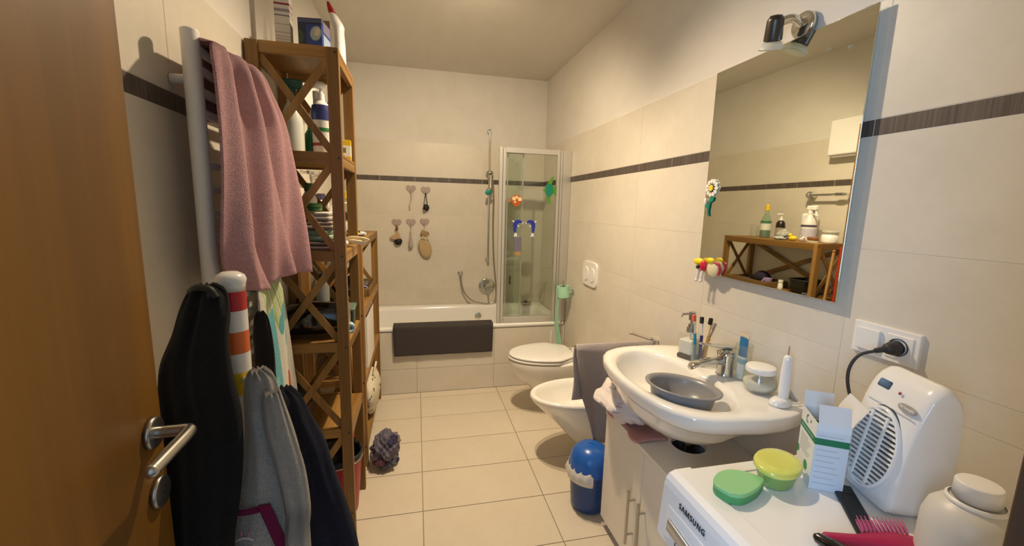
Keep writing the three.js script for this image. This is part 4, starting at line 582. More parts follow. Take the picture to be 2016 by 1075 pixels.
// ---------------------------------------------------------------- towel radiator with towels
{
  const X = -0.525, t = thing('towel_radiator', 'white tubular towel radiator on the left wall behind the pink towel', 'radiator', [X, 0.62, 0.40], 0);
  for (const z of [0.235, -0.235]) { const g = C(0.021, 0.021, 1.2, 0, 0.6, z, 24).scale(0.9, 1, 1).translate(0, 0, 0); part('post', merge([g, S(0.021, 0, 1.2, z, 0.35, 0.9, 1)]), M.white, t); }
  for (const y of [0.06, 0.12, 0.18, 0.24, 0.36, 0.42, 0.48, 0.54, 0.6, 0.72, 0.78, 0.84, 0.9, 1.02, 1.07, 1.12, 1.165]) part('rung', rod([0.008, y, -0.23], [0.008, y, 0.23], 0.011, 14), M.white, t);
  for (const z of [0.2, -0.2]) for (const y of [0.3, 1.1]) part('wall_bracket', rod([-0.062, y, z], [0, y, z], 0.012, 14), M.white, t);
}
{
  const b = [-0.475, 1.2, 0.4], t = thing('pink_towel', 'pink terry towel draped over the towel radiator', 'towel', b);
  // rows: y at left edge, z left | y at right edge, z right
  const Lr = [[1.797, 0.655], [1.78, 0.668], [1.72, 0.672], [1.61, 0.674], [1.5, 0.676], [1.4, 0.68], [1.3, 0.676], [1.225, 0.63]], Rr = [[1.812, 0.42], [1.80, 0.40], [1.76, 0.36], [1.685, 0.265], [1.59, 0.235], [1.47, 0.205], [1.33, 0.175], [1.195, 0.152]];
  const cl = new THREE.CatmullRomCurve3(Lr.map(([y, z]) => V(-0.492, y, z))), cr = new THREE.CatmullRomCurve3(Rr.map(([y, z], i) => V(-0.485 + 0.004 * i, y, z)));
  const f = (u, v) => {
    if (v < 0.14) { const k = (0.14 - v) / 0.14, p = cl.getPoint(0).lerp(cr.getPoint(0), u), d = Math.min(1, k * 2.2); return [p.x + 0.004 - 0.05 * Math.sin(d * Math.PI / 2), p.y + 0.012 * Math.sin(Math.min(1, k * 2.2) * Math.PI) - Math.max(0, k - 0.45) * 0.3, p.z - 0.09 * (1 - u) * Math.min(1, k * 2)]; }
    const w = (v - 0.14) / 0.86, p = cl.getPoint(w).lerp(cr.getPoint(w), u), g = Math.min(1, w * 4 + 0.15);
    const fold = 0.030 * Math.sin(u * 15.5 - 1.1 + 0.9 * Math.sin(w * 3)) + 0.012 * Math.sin(u * 37 + w * 5), V2 = -0.018 * Math.exp(-(((u - 0.33 - 0.05 * w) / 0.09) ** 2)) * Math.max(0, 1 - w * 1.6);
    return [p.x + 0.022 + g * (fold * (0.35 + 0.65 * w) + V2) * 0.85 + 0.012 * w, p.y - 0.016 * Math.sin(u * 7 + 0.5) * w * w - 0.05 * w * w * Math.max(0, 0.55 - Math.abs(u - 0.42)) , p.z];
  };
  part('towel', shift(sheet(90, 90, f, 0.006), b), cloth([164, 122, 127], [196, 154, 158], 8, 12), t);
}
{
  const b = [-0.47, 0.6, 0.32], t = thing('patterned_towel', 'beach towel with green stripes, turquoise leaves and an orange patch on the radiator', 'towel', b);
  const tx = canvasTex(512, 768, (g, w, h) => {
    g.fillStyle = '#d3cfc2'; g.fillRect(0, 0, w, h); for (let i = 0; i < 26; i++) { g.strokeStyle = ['#a9c26f', '#bcd08b', '#93b05c', '#cfd9a8'][i % 4]; g.lineWidth = 9; g.beginPath(); const x = 20 + i * 13; g.moveTo(x, 0); g.bezierCurveTo(x + 10, 120, x + 30, 240, x + 34 + (i % 5) * 9, 300 + (i * 37) % 90); g.stroke(); }
    g.fillStyle = '#6fb3bb'; g.beginPath(); g.moveTo(60, h); g.bezierCurveTo(70, 500, 130, 360, 250, 270); g.bezierCurveTo(255, 460, 260, 600, 270, h); g.fill(); g.fillStyle = '#86c4c8'; for (let i = 0; i < 12; i++) { g.save(); g.translate(90 + (i * 47) % 150, 420 + (i * 83) % 300); g.rotate(0.5); g.beginPath(); g.ellipse(0, 0, 14, 44, 0, 0, 7); g.fill(); g.restore(); }
    g.fillStyle = '#5fa3a8'; for (const [x, y] of [[330, 300], [345, 400], [355, 500], [300, 350], [420, 350], [430, 460]]) { g.save(); g.translate(x, y); g.rotate(0.35); g.beginPath(); g.ellipse(0, 0, 26, 46, 0, 0, 7); g.fill(); g.restore(); }
    g.fillStyle = '#cf5a22'; g.beginPath(); g.roundRect(340, 545, 130, 80, 18); g.fill(); });
  const Lr = [[1.20, 0.45], [1.15, 0.475], [1.0, 0.48], [0.8, 0.49], [0.63, 0.49]], Rr = [[1.19, 0.27], [1.14, 0.225], [1.0, 0.195], [0.8, 0.17], [0.62, 0.15]], cl = new THREE.CatmullRomCurve3(Lr.map(([y, z]) => V(-0.495, y, z))), cr = new THREE.CatmullRomCurve3(Rr.map(([y, z]) => V(-0.485, y, z)));
  part('towel', shift(sheet(50, 70, (u, v) => { const p = cl.getPoint(v).lerp(cr.getPoint(v), u); return [p.x + 0.012 + 0.014 * Math.sin(u * 11 + v * 2) * Math.min(1, v * 4), p.y - 0.012 * (u - 0.5) ** 2 * 4, p.z]; }, 0.006), b), std(0xffffff, 0.95, { map: tx, bumpMap: rep(bumpCloth, 6, 9), bumpScale: 0.002 }), t);
}
// ---------------------------------------------------------------- coat stand with clothes
{
  const px = -0.40, pz = 0.842, t = thing('coat_stand', 'striped coat stand post in white, red, orange and yellow', 'coat stand', [px, 0, pz]);
  part('base', lathe([[0, 0], [0.15, 0], [0.155, 0.01], [0.15, 0.022], [0.05, 0.03], [0.026, 0.035], [0, 0.035]], 48), M.white, t);
  const st = [[1.246, 1.205, 0xb31219, 'red'], [1.205, 1.16, 0xdedad2, 'white'], [1.16, 1.112, 0xd2621a, 'orange'], [1.112, 1.07, 0xdedad2, 'white'], [1.07, 1.02, 0xe0bb12, 'yellow'], [1.02, 0.035, 0xdedad2, 'white']];
  for (const [a, b, c, n] of st) part('stripe', C(0.0265, 0.0265, a - b, 0, (a + b) / 2, 0, 36), col(c, 0.3), t, n + ' painted stripe');
  part('knob', lathe([[0, 1.287], [0.015, 1.286], [0.026, 1.279], [0.0295, 1.27], [0.0275, 1.262], [0.0265, 1.258], [0.0265, 1.246], [0, 1.246]].reverse(), 40), col(0xdedad2, 0.25), t, 'rounded white top');
  for (const [q, y] of [[2.75, 1.225], [-0.75, 1.05], [0.5, 0.965], [2.1, 1.15]]) part('peg', merge([rod([0.02 * Math.cos(q), y, -0.02 * Math.sin(q)], [0.045 * Math.cos(q), y + 0.01, -0.045 * Math.sin(q)], 0.006, 12), S(0.009, 0.047 * Math.cos(q), y + 0.01, -0.047 * Math.sin(q))]), M.white, t);
}
const hung = (name, label, cat, rows, thick, folds, amp, mat, ph, base) => { const t = thing(name, label, cat, base); return [t, part('fabric', shift(garment(rows, thick, folds, amp, 70, ph), base), mat, t)]; };
const cl2 = (a, b, u, v, o = {}) => std(0xffffff, 0.97, { map: rep(clothTex(a, b), u, v), bumpMap: rep(bumpCloth, u, v), bumpScale: 0.004, ...o });
{
  const [t] = hung('black_jacket', 'black jacket hanging on the coat stand next to the door handle', 'jacket', [[-0.435, 1.268, 0.895, -0.405, 1.268, 0.905], [-0.448, 1.256, 0.90, -0.382, 1.258, 0.915], [-0.46, 1.223, 0.912, -0.373, 1.225, 0.928], [-0.475, 1.174, 0.916, -0.376, 1.177, 0.935], [-0.498, 1.116, 0.920, -0.372, 1.119, 0.945], [-0.503, 1.077, 0.924, -0.364, 1.080, 0.955], [-0.498, 1.018, 0.934, -0.352, 1.023, 0.966], [-0.495, 0.941, 0.948, -0.350, 0.945, 0.98], [-0.488, 0.864, 0.962, -0.356, 0.867, 0.99], [-0.477, 0.772, 0.980, -0.369, 0.775, 1.0], [-0.47, 0.62, 0.985, -0.375, 0.62, 1.0], [-0.46, 0.48, 0.985, -0.38, 0.48, 1.0]], 0.032, 5, 0.3, cl2([4, 4, 5], [13, 12, 13], 6, 10), 0.4, [-0.43, 0.48, 0.95]);
  part('collar', shift(tube([[-0.442, 1.258, 0.912], [-0.425, 1.268, 0.925], [-0.40, 1.266, 0.935], [-0.39, 1.25, 0.935]], 0.007, 24, 10), [-0.43, 0.48, 0.95]), M.black, t);
}
{
  const bs = [-0.34, 0.42, 0.91];
  const tx = canvasTex(512, 768, (g, w, h) => { g.fillStyle = '#b9b3ab'; g.fillRect(0, 0, w, h); for (let i = 0; i < 9000; i++) { g.fillStyle = i % 2 ? 'rgba(70,66,62,.25)' : 'rgba(190,186,180,.2)'; g.fillRect(rnd() * w, rnd() * h, 3, 2); } });
  const [t] = hung('grey_sweatshirt', 'grey sweatshirt with magenta trim hanging on the coat stand', 'sweatshirt', [[-0.357, 1.084, 0.884, -0.332, 1.085, 0.891], [-0.366, 1.071, 0.884, -0.315, 1.072, 0.896], [-0.371, 1.039, 0.889, -0.301, 1.041, 0.905], [-0.370, 1.008, 0.894, -0.291, 1.010, 0.912], [-0.370, 0.955, 0.902, -0.273, 0.958, 0.925], [-0.377, 0.902, 0.909, -0.259, 0.905, 0.936], [-0.390, 0.839, 0.916, -0.247, 0.842, 0.949], [-0.402, 0.786, 0.922, -0.244, 0.790, 0.958], [-0.416, 0.717, 0.930, -0.240, 0.721, 0.970], [-0.42, 0.56, 0.935, -0.238, 0.56, 0.975], [-0.41, 0.43, 0.935, -0.245, 0.43, 0.975]], 0.03, 4, 0.26, std(0xffffff, 0.97, { map: tx, bumpMap: rep(bumpCloth, 6, 9), bumpScale: 0.004 }), 1.2, bs);
  const mg = cloth([150, 24, 84], [176, 40, 104], 2, 2);
  part('sleeve', shift(garment([[-0.325, 1.05, 0.925, -0.292, 1.05, 0.935], [-0.318, 0.98, 0.945, -0.268, 0.98, 0.955], [-0.30, 0.9, 0.955, -0.246, 0.9, 0.965], [-0.285, 0.82, 0.965, -0.236, 0.82, 0.975], [-0.283, 0.795, 0.967, -0.236, 0.795, 0.977], [-0.287, 0.76, 0.968, -0.24, 0.76, 0.978], [-0.285, 0.66, 0.97, -0.236, 0.66, 0.98]], 0.02, 3, 0.2, 40, 0.3), bs), std(0xffffff, 0.97, { map: tx, bumpMap: rep(bumpCloth, 3, 9), bumpScale: 0.004 }), t);
  part('trim', shift(sheet(12, 4, (u, v) => [-0.392 + u * 0.062, 0.822 + 0.006 * u - v * 0.011, 0.960 + 0.012 * u + 0.006 * Math.sin(u * 3)], 0.004), bs), mg, t, 'magenta waist trim'); part('trim', shift(sheet(6, 20, (u, v) => [-0.332 + 0.05 * v + u * 0.022, 0.832 - v * 0.15, 0.974 + 0.012 * v], 0.004), bs), mg, t, 'magenta side trim');
  const pp = (q, r) => [-0.36 + r * Math.cos(q) * 0.036, 0.712 + r * Math.sin(q) * 0.05, 0.972 + 0.006 * Math.cos(q)], pm = col(0xd8c2c6, 0.9);
  for (const r of [0.55, 1]) part('print', shift(tube(Array.from({ length: 9 }, (_, i) => pp(0.15 + (i / 8) * 2.85, r)), 0.0022, 40, 6), bs), pm, t, 'pale printed arc');
  for (let i = 0; i < 8; i++) part('print', shift(rod(pp(0.4 + i * 0.33, 1.12), pp(0.4 + i * 0.33, 1.32), 0.0018, 6), bs), col(0xc4788f, 0.9), t, 'pink printed stroke');
}
hung('navy_coat', 'dark navy coat hanging on the coat stand at the right', 'coat', [[-0.345, 0.998, 0.789, -0.311, 0.998, 0.795], [-0.354, 0.978, 0.789, -0.288, 0.979, 0.804], [-0.361, 0.932, 0.794, -0.265, 0.934, 0.816], [-0.350, 0.873, 0.806, -0.233, 0.876, 0.833], [-0.345, 0.802, 0.820, -0.210, 0.805, 0.849], [-0.338, 0.731, 0.834, -0.185, 0.735, 0.866], [-0.332, 0.672, 0.845, -0.167, 0.676, 0.880], [-0.33, 0.60, 0.85, -0.155, 0.6, 0.889], [-0.33, 0.45, 0.855, -0.15, 0.45, 0.9], [-0.32, 0.32, 0.855, -0.16, 0.32, 0.9]], 0.034, 5, 0.34, cl2([14, 17, 34], [30, 34, 58], 6, 10), 2.1, [-0.27, 0.32, 0.85]);
hung('black_scarf', 'narrow black garment hanging behind the striped post', 'garment', [[-0.398, 1.166, 0.712, -0.384, 1.166, 0.715], [-0.406, 1.15, 0.712, -0.374, 1.15, 0.718], [-0.408, 1.071, 0.719, -0.362, 1.072, 0.729], [-0.404, 1.009, 0.730, -0.358, 1.011, 0.741], [-0.40, 0.9, 0.73, -0.356, 0.9, 0.741], [-0.40, 0.75, 0.73, -0.356, 0.75, 0.741]], 0.012, 3, 0.3, cl2([9, 9, 10], [20, 19, 20], 3, 8), 0.2, [-0.38, 0.75, 0.73]);
// ---------------------------------------------------------------- wooden shelf units
function shelfUnit(name, label, x0, x1, z0, z1, top, levels, boards, backX) {
  const b = [(x0 + x1) / 2, 0, (z0 + z1) / 2], t = thing(name, label, 'shelf', b), pw = 0.042, pd = 0.028, m = M.shelf;
  const add = (n, g, ax, p = t) => part(n, woodUV(shift(g, b), ax), m, p);
  for (const x of [x0 + pw / 2, x1 - pw / 2]) for (const z of [z0 + pd / 2, z1 - pd / 2]) add('post', B(pw, top, pd, x, top / 2, z, 0.003), 1);
  for (const z of [z0 + pd / 2, z1 - pd / 2]) {
    for (const y of levels) add('rail', B(x1 - x0 - 2 * pw, 0.04, 0.018, (x0 + x1) / 2, y - (y > top - 0.03 ? 0.002 : 0), z, 0.002), 0);
    for (let i = 0; i < levels.length - 1; i++) { const a = levels[i] - 0.022, c = levels[i + 1] + 0.022, xa = x0 + pw - 0.004, xb = x1 - pw + 0.004; add('brace', bar([xa, a, z - 0.004], [xb, c, z - 0.004], 0.026, 0.008), 1); add('brace', bar([xb, a, z + 0.0045], [xa, c, z + 0.0045], 0.026, 0.008), 1); }
  }
  for (const y of boards) { add('shelf_board', B(x1 - x0 - 0.004, 0.012, z1 - z0 - 2 * pd - 0.002, (x0 + x1) / 2, y + 0.006, (z0 + z1) / 2, 0.002), 2); for (const x of [x0 + 0.012, x1 - 0.012]) add('front_rail', B(0.018, 0.034, z1 - z0 - 2 * pd, x, y - 0.0175, (z0 + z1) / 2, 0.002), 2); }
  if (backX) for (const [ya, yb] of backX) { add('brace', bar([x0 + 0.016, ya, z0 + pd], [x0 + 0.016, yb, z1 - pd], 0.03, 0.008, [1, 0, 0]), 2); add('brace', bar([x0 + 0.025, ya, z1 - pd], [x0 + 0.025, yb, z0 + pd], 0.03, 0.008, [1, 0, 0]), 2); }
  for (const y of levels) for (const x of [x1 - 0.012]) part('screw', shift(C(0.0042, 0.0042, 0.002, 0, 0, 0, 12).rotateX(Math.PI / 2).translate(x, y, z1 + 0.0004), b), M.darkMetal, t);
  return t;
}
const LV = [1.966, 1.6, 1.234, 0.872, 0.506, 0.14];
shelfUnit('tall_shelf', 'tall wooden shelf unit with crossed side braces beside the pink towel', -0.584, -0.282, -0.24, 0.132, 1.983, LV, [1.972, 1.606, 1.24, 0.878, 0.512]);
shelfUnit('low_shelf', 'lower and wider wooden shelf unit between the tall shelf and the bathtub', -0.584, -0.288, -1.265, -0.405, 1.253, [1.234, 0.86, 0.49, 0.12], [1.24, 0.866, 0.496, 0.126], [[0.885, 1.21], [0.51, 0.84]]);
const T0 = 1.9845, T1 = 1.6185, T2 = 1.2525, T3 = 0.8905, T4 = 0.5245;   // board tops of the tall shelf
const L0 = 1.2525, L1 = 0.8785, L2 = 0.5085, L3 = 0.1385;                 // board tops of the low shelf
{
  let t = thing('white_carton', 'tall narrow white carton with grey print on top of the tall shelf', 'carton', [-0.492, T0, -0.01], 0.05);
  const tx = canvasTex(128, 512, (g, w, h) => { g.fillStyle = '#d6d0c6'; g.fillRect(0, 0, w, h); g.fillStyle = '#5d5570'; g.fillRect(14, 20, 100, 26); g.fillStyle = '#948c9c'; g.fillRect(14, 190, 100, 22); g.fillStyle = '#7b7382'; g.fillRect(14, 234, 100, 10); g.fillStyle = '#aaa398'; for (const y of [300, 360, 390, 410, 430]) g.fillRect(20, y, 84 - (y % 30), 6); g.fillStyle = '#8a2b35'; g.fillRect(40, 148, 60, 14); });
  part('box', planarUV(B(0.052, 0.235, 0.045, 0, 0.1175, 0, 0.001), 0, 1, 1 / 0.24, 0.5, 0), std(0xffffff, 0.6, { map: tx }), t);
  t = thing('blue_box', 'dark blue cardboard box with a picture on top of the tall shelf', 'box', [-0.388, T0, -0.02], -0.12);
  const bx = canvasTex(256, 256, (g, w, h) => { g.fillStyle = '#1c2550'; g.fillRect(0, 0, w, h); g.fillStyle = '#4a5274'; g.fillRect(10, 10, w - 20, 26); g.fillStyle = '#27418a'; g.fillRect(100, 50, 140, 190); g.fillStyle = '#9fb0b4'; g.beginPath(); g.ellipse(170, 110, 40, 52, 0.3, 0, 7); g.fill(); g.fillStyle = '#cfc7ae'; g.beginPath(); g.ellipse(180, 100, 20, 30, 0.3, 0, 7); g.fill(); g.fillStyle = '#262b3c'; g.fillRect(16, 60, 76, 160); g.fillStyle = '#3d4a40'; g.beginPath(); g.ellipse(54, 140, 26, 46, 0, 0, 7); g.fill(); });
  part('box', planarUV(B(0.086, 0.124, 0.1, 0, 0.062, 0, 0.0015), 0, 1, 1 / 0.126, 0.5, 0), std(0xffffff, 0.4, { map: bx }), t);
  part('side_label', B(0.001, 0.062, 0.078, 0.0438, 0.042, 0), std(0x8fa4bd, 0.5), t, 'pale blue side panel'); part('side_label', B(0.001, 0.036, 0.078, 0.0438, 0.1, 0), std(0x6f6580, 0.5), t, 'violet side panel'); part('open_flap', B(0.07, 0.034, 0.002, 0.008, 0.138, -0.048).rotateX(0.0), std(0x8f7a5c, 0.8), t, 'brown opened flap');
  t = thing('cleaner_bottle', 'white toilet cleaner bottle with bent neck and red cap on the tall shelf', 'bottle', [-0.322, T0, -0.16]);
  const el = (cx, y, a, b) => Array.from({ length: 28 }, (_, i) => { const q = (i / 28) * Math.PI * 2; return [cx + a * Math.cos(q), y, -b * Math.sin(q)]; });
  part('body', loft([el(0, 0, 0.022, 0.034), el(0, 0.01, 0.024, 0.036), el(0, 0.1, 0.023, 0.035), el(-0.002, 0.15, 0.022, 0.032), el(-0.003, 0.17, 0.025, 0.033), el(-0.008, 0.185, 0.024, 0.03), el(-0.018, 0.21, 0.017, 0.02), el(-0.024, 0.222, 0.013, 0.013)]), M.whiteGloss, t); part('cap', loft([el(-0.024, 0.223, 0.014, 0.014), el(-0.028, 0.235, 0.013, 0.013), el(-0.036, 0.256, 0.008, 0.008), el(-0.039, 0.266, 0.004, 0.004)]), col(0xa81420, 0.3), t, 'red cap');
}
{ // second level
  const lv = (pts, c, extra = {}) => [lathe(pts, 32), col(c, 0.35, extra)];
  let t = thing('pump_bottle', 'white pump bottle with dark blue and green label on the upper shelf', 'bottle', [-0.372, T1, 0.0]);
  part('body', lathe([[0, 0], [0.034, 0], [0.037, 0.006], [0.037, 0.16], [0.034, 0.185], [0.02, 0.2], [0.014, 0.205], [0, 0.205]], 36), col(0xdedcd4, 0.35), t); part('label', lathe([[0.0374, 0.14], [0.0374, 0.165], [0.0345, 0.187], [0.0343, 0.187]].reverse(), 36), col(0x26306c, 0.4), t, 'dark blue upper label'); part('label', C(0.0376, 0.0376, 0.035, 0, 0.148, 0, 36), col(0x2c3878, 0.4), t); part('label', C(0.0376, 0.0376, 0.014, 0, 0.095, 0, 36), col(0x2f7a3c, 0.4), t, 'green band'); part('label', C(0.0376, 0.0376, 0.012, 0, 0.04, 0, 36), col(0x9a3a36, 0.4), t, 'red band');
  part('pump', merge([C(0.012, 0.014, 0.03, 0, 0.218, 0), C(0.006, 0.006, 0.025, 0, 0.242, 0), S(0.02, -0.004, 0.264, 0, 0.7, 1.2, 0.9), rod([0, 0.262, 0], [-0.032, 0.255, 0.004], 0.006)]), M.white, t);
  t = thing('spray_bottle', 'white spray bottle with dark green trigger on the upper shelf', 'bottle', [-0.465, T1, 0.05]);
  part('body', lathe([[0, 0], [0.036, 0], [0.039, 0.006], [0.039, 0.1], [0.03, 0.15], [0.016, 0.18], [0.014, 0.2], [0, 0.2]], 32), col(0xd6d8cf, 0.35, { transmission: 0.2, thickness: 0 }), t); part('trigger_head', merge([C(0.016, 0.017, 0.03, 0, 0.215, 0), B(0.065, 0.035, 0.028, 0.008, 0.246, 0, 0.006), rod([0.026, 0.236, 0], [0.036, 0.195, 0], 0.006)]), col(0x0d4a3d, 0.4), t, 'dark green trigger head');
  t = thing('white_jug', 'squat white plastic jug on the upper shelf', 'jug', [-0.50, T1, -0.03]); part('body', lathe([[0, 0], [0.046, 0], [0.05, 0.008], [0.05, 0.09], [0.04, 0.12], [0.02, 0.14], [0, 0.14]], 32), col(0xdfdcd2, 0.4), t); part('cap', C(0.022, 0.022, 0.02, 0, 0.15, 0), M.white, t);
  t = thing('green_bottle', 'small clear green bottle between the white bottles on the upper shelf', 'bottle', [-0.425, T1, -0.05]); part('body', lathe([[0, 0], [0.024, 0], [0.026, 0.006], [0.026, 0.08], [0.012, 0.105], [0.011, 0.12], [0, 0.12]], 28), col(0x3f8a5a, 0.25, { transmission: 0.4, thickness: 0 }), t); part('cap', C(0.013, 0.013, 0.02, 0, 0.13, 0, 20), col(0x23643a, 0.4), t);
  t = thing('tall_white_bottle', 'slim tall white bottle behind the braces on the upper shelf', 'bottle', [-0.415, T1, -0.13]); part('body', lathe([[0, 0], [0.028, 0], [0.03, 0.006], [0.03, 0.18], [0.014, 0.215], [0.013, 0.24], [0, 0.24]], 28), col(0xe0ddd6, 0.35), t); part('cap', C(0.014, 0.014, 0.03, 0, 0.255, 0, 20), M.white, t);
  t = thing('yellow_carton', 'small yellow and white carton at the front of the upper shelf', 'carton', [-0.308, T1, -0.165], 0.1); part('box', planarUV(B(0.034, 0.085, 0.055, 0, 0.0425, 0, 0.001), 0, 1, 11, 0.5, 0), std(0xffffff, 0.5, { map: canvasTex(64, 128, (g, w, h) => { g.fillStyle = '#dcb414'; g.fillRect(0, 0, w, h); g.fillStyle = '#e8e4d8'; g.fillRect(22, 40, 42, 64); g.fillStyle = '#6a7a4a'; g.fillRect(14, 54, 16, 30); }) }), t);
}
{ // third level: folded laundry and small things
  const fold = (name, label, y, h, w, d, c, x, z, q) => { const t = thing(name, label, 'cloth', [x, y, z], q, 'folded cloths on the third shelf'); const n = 2; for (let i = 0; i < n; i++) { const hh = h / n; part('fold', lump(B(w - i * 0.01, hh - 0.0006, d - i * 0.012, 0.003 * i, hh * (i + 0.5), 0.002 * i, hh * 0.49), 0.006, 60, i + q * 9), cloth(c.map((v) => v - 16), c, 3, 3), t); } };
  fold('folded_cloth', 'mauve folded cloth at the bottom of the pile on the third shelf', T2 + 0.001, 0.034, 0.2, 0.22, [136, 116, 112], -0.44, 0.0, 0.02); fold('folded_cloth', 'mint green folded cloth in the pile on the third shelf', T2 + 0.037, 0.042, 0.19, 0.2, [168, 200, 178], -0.435, -0.005, -0.08);
  fold('folded_cloth', 'greyish folded cloth above the mint one on the third shelf', T2 + 0.082, 0.03, 0.18, 0.2, [186, 170, 160], -0.43, 0.0, 0.09); fold('folded_cloth', 'white folded cloth on top of the pile on the third shelf', T2 + 0.115, 0.032, 0.17, 0.19, [222, 216, 206], -0.425, -0.01, -0.03);
  let t = thing('green_tin', 'small round green tin on top of the folded cloths', 'tin', [-0.41, T2 + 0.151, 0.02]); part('tin', lathe([[0, 0], [0.026, 0], [0.028, 0.003], [0.028, 0.018], [0, 0.018]], 32), col(0x3f6f3c, 0.5), t); part('lid', lathe([[0.029, 0.015], [0.029, 0.026], [0.025, 0.03], [0, 0.03]], 32), col(0x578a4d, 0.5), t);
  t = thing('orange_pouch', 'small rust orange pouch at the wall side of the third shelf', 'pouch', [-0.545, T2, 0.04]); part('pouch', lump(S(0.034, 0, 0.05, 0, 1.45, 0.7, 1.1), 0.05, 60), cloth([120, 52, 20], [158, 78, 34], 2, 2), t); part('zip', rod([0.003, 0.096, -0.02], [0.003, 0.096, 0.02], 0.003), M.darkMetal, t);
  t = thing('string_bundle', 'loop of pale cord hanging over the edge of the third shelf', 'cord', [-0.30, T2, -0.1]);
  for (let i = 0; i < 5; i++) part('strand', tube([[-0.03, 0.008 + i * 0.004, -0.05 + i * 0.01], [0.0, 0.02 + i * 0.005, -0.03 + i * 0.008], [0.04, 0.03 + i * 0.003, -0.01 + i * 0.01], [0.068 + i * 0.004, 0.018 + i * 0.003, 0.012 + i * 0.006], [0.06 + i * 0.003, 0.01 + i * 0.003, 0.03], [0.02, 0.014 + i * 0.004, 0.03 + i * 0.004], [-0.02, 0.01 + i * 0.003, 0.01]], 0.0032, 60), col(0xe2d3b0, 0.8), t);
  t = thing('crumpled_tissue', 'crumpled white tissue near the front edge of the third shelf', 'tissue', [-0.325, T2, -0.02]); part('tissue', lump(S(0.026, 0, 0.02, 0, 0.75, 1.1, 1.2), 0.15, 120), col(0xe6dcd2, 0.9), t); part('corner', sheet(6, 6, (u, v) => [0.005 + u * 0.02, 0.03 + v * 0.015 + u * 0.008, -0.01 + v * 0.02], 0.001), col(0xe6dcd2, 0.9), t);
  t = thing('shampoo_bottle', 'tall white bottle with green stripe at the back of the third shelf', 'bottle', [-0.47, T2, -0.165]); part('body', lathe([[0, 0], [0.03, 0], [0.032, 0.006], [0.032, 0.2], [0.015, 0.23], [0, 0.23]], 28), col(0xe0ddd0, 0.35), t); part('label', C(0.0325, 0.0325, 0.1, 0, 0.11, 0, 28), col(0x9fb06a, 0.4), t, 'pale green label'); part('cap', C(0.017, 0.018, 0.035, 0, 0.248, 0, 20), col(0x2f5e2c, 0.4), t);
}
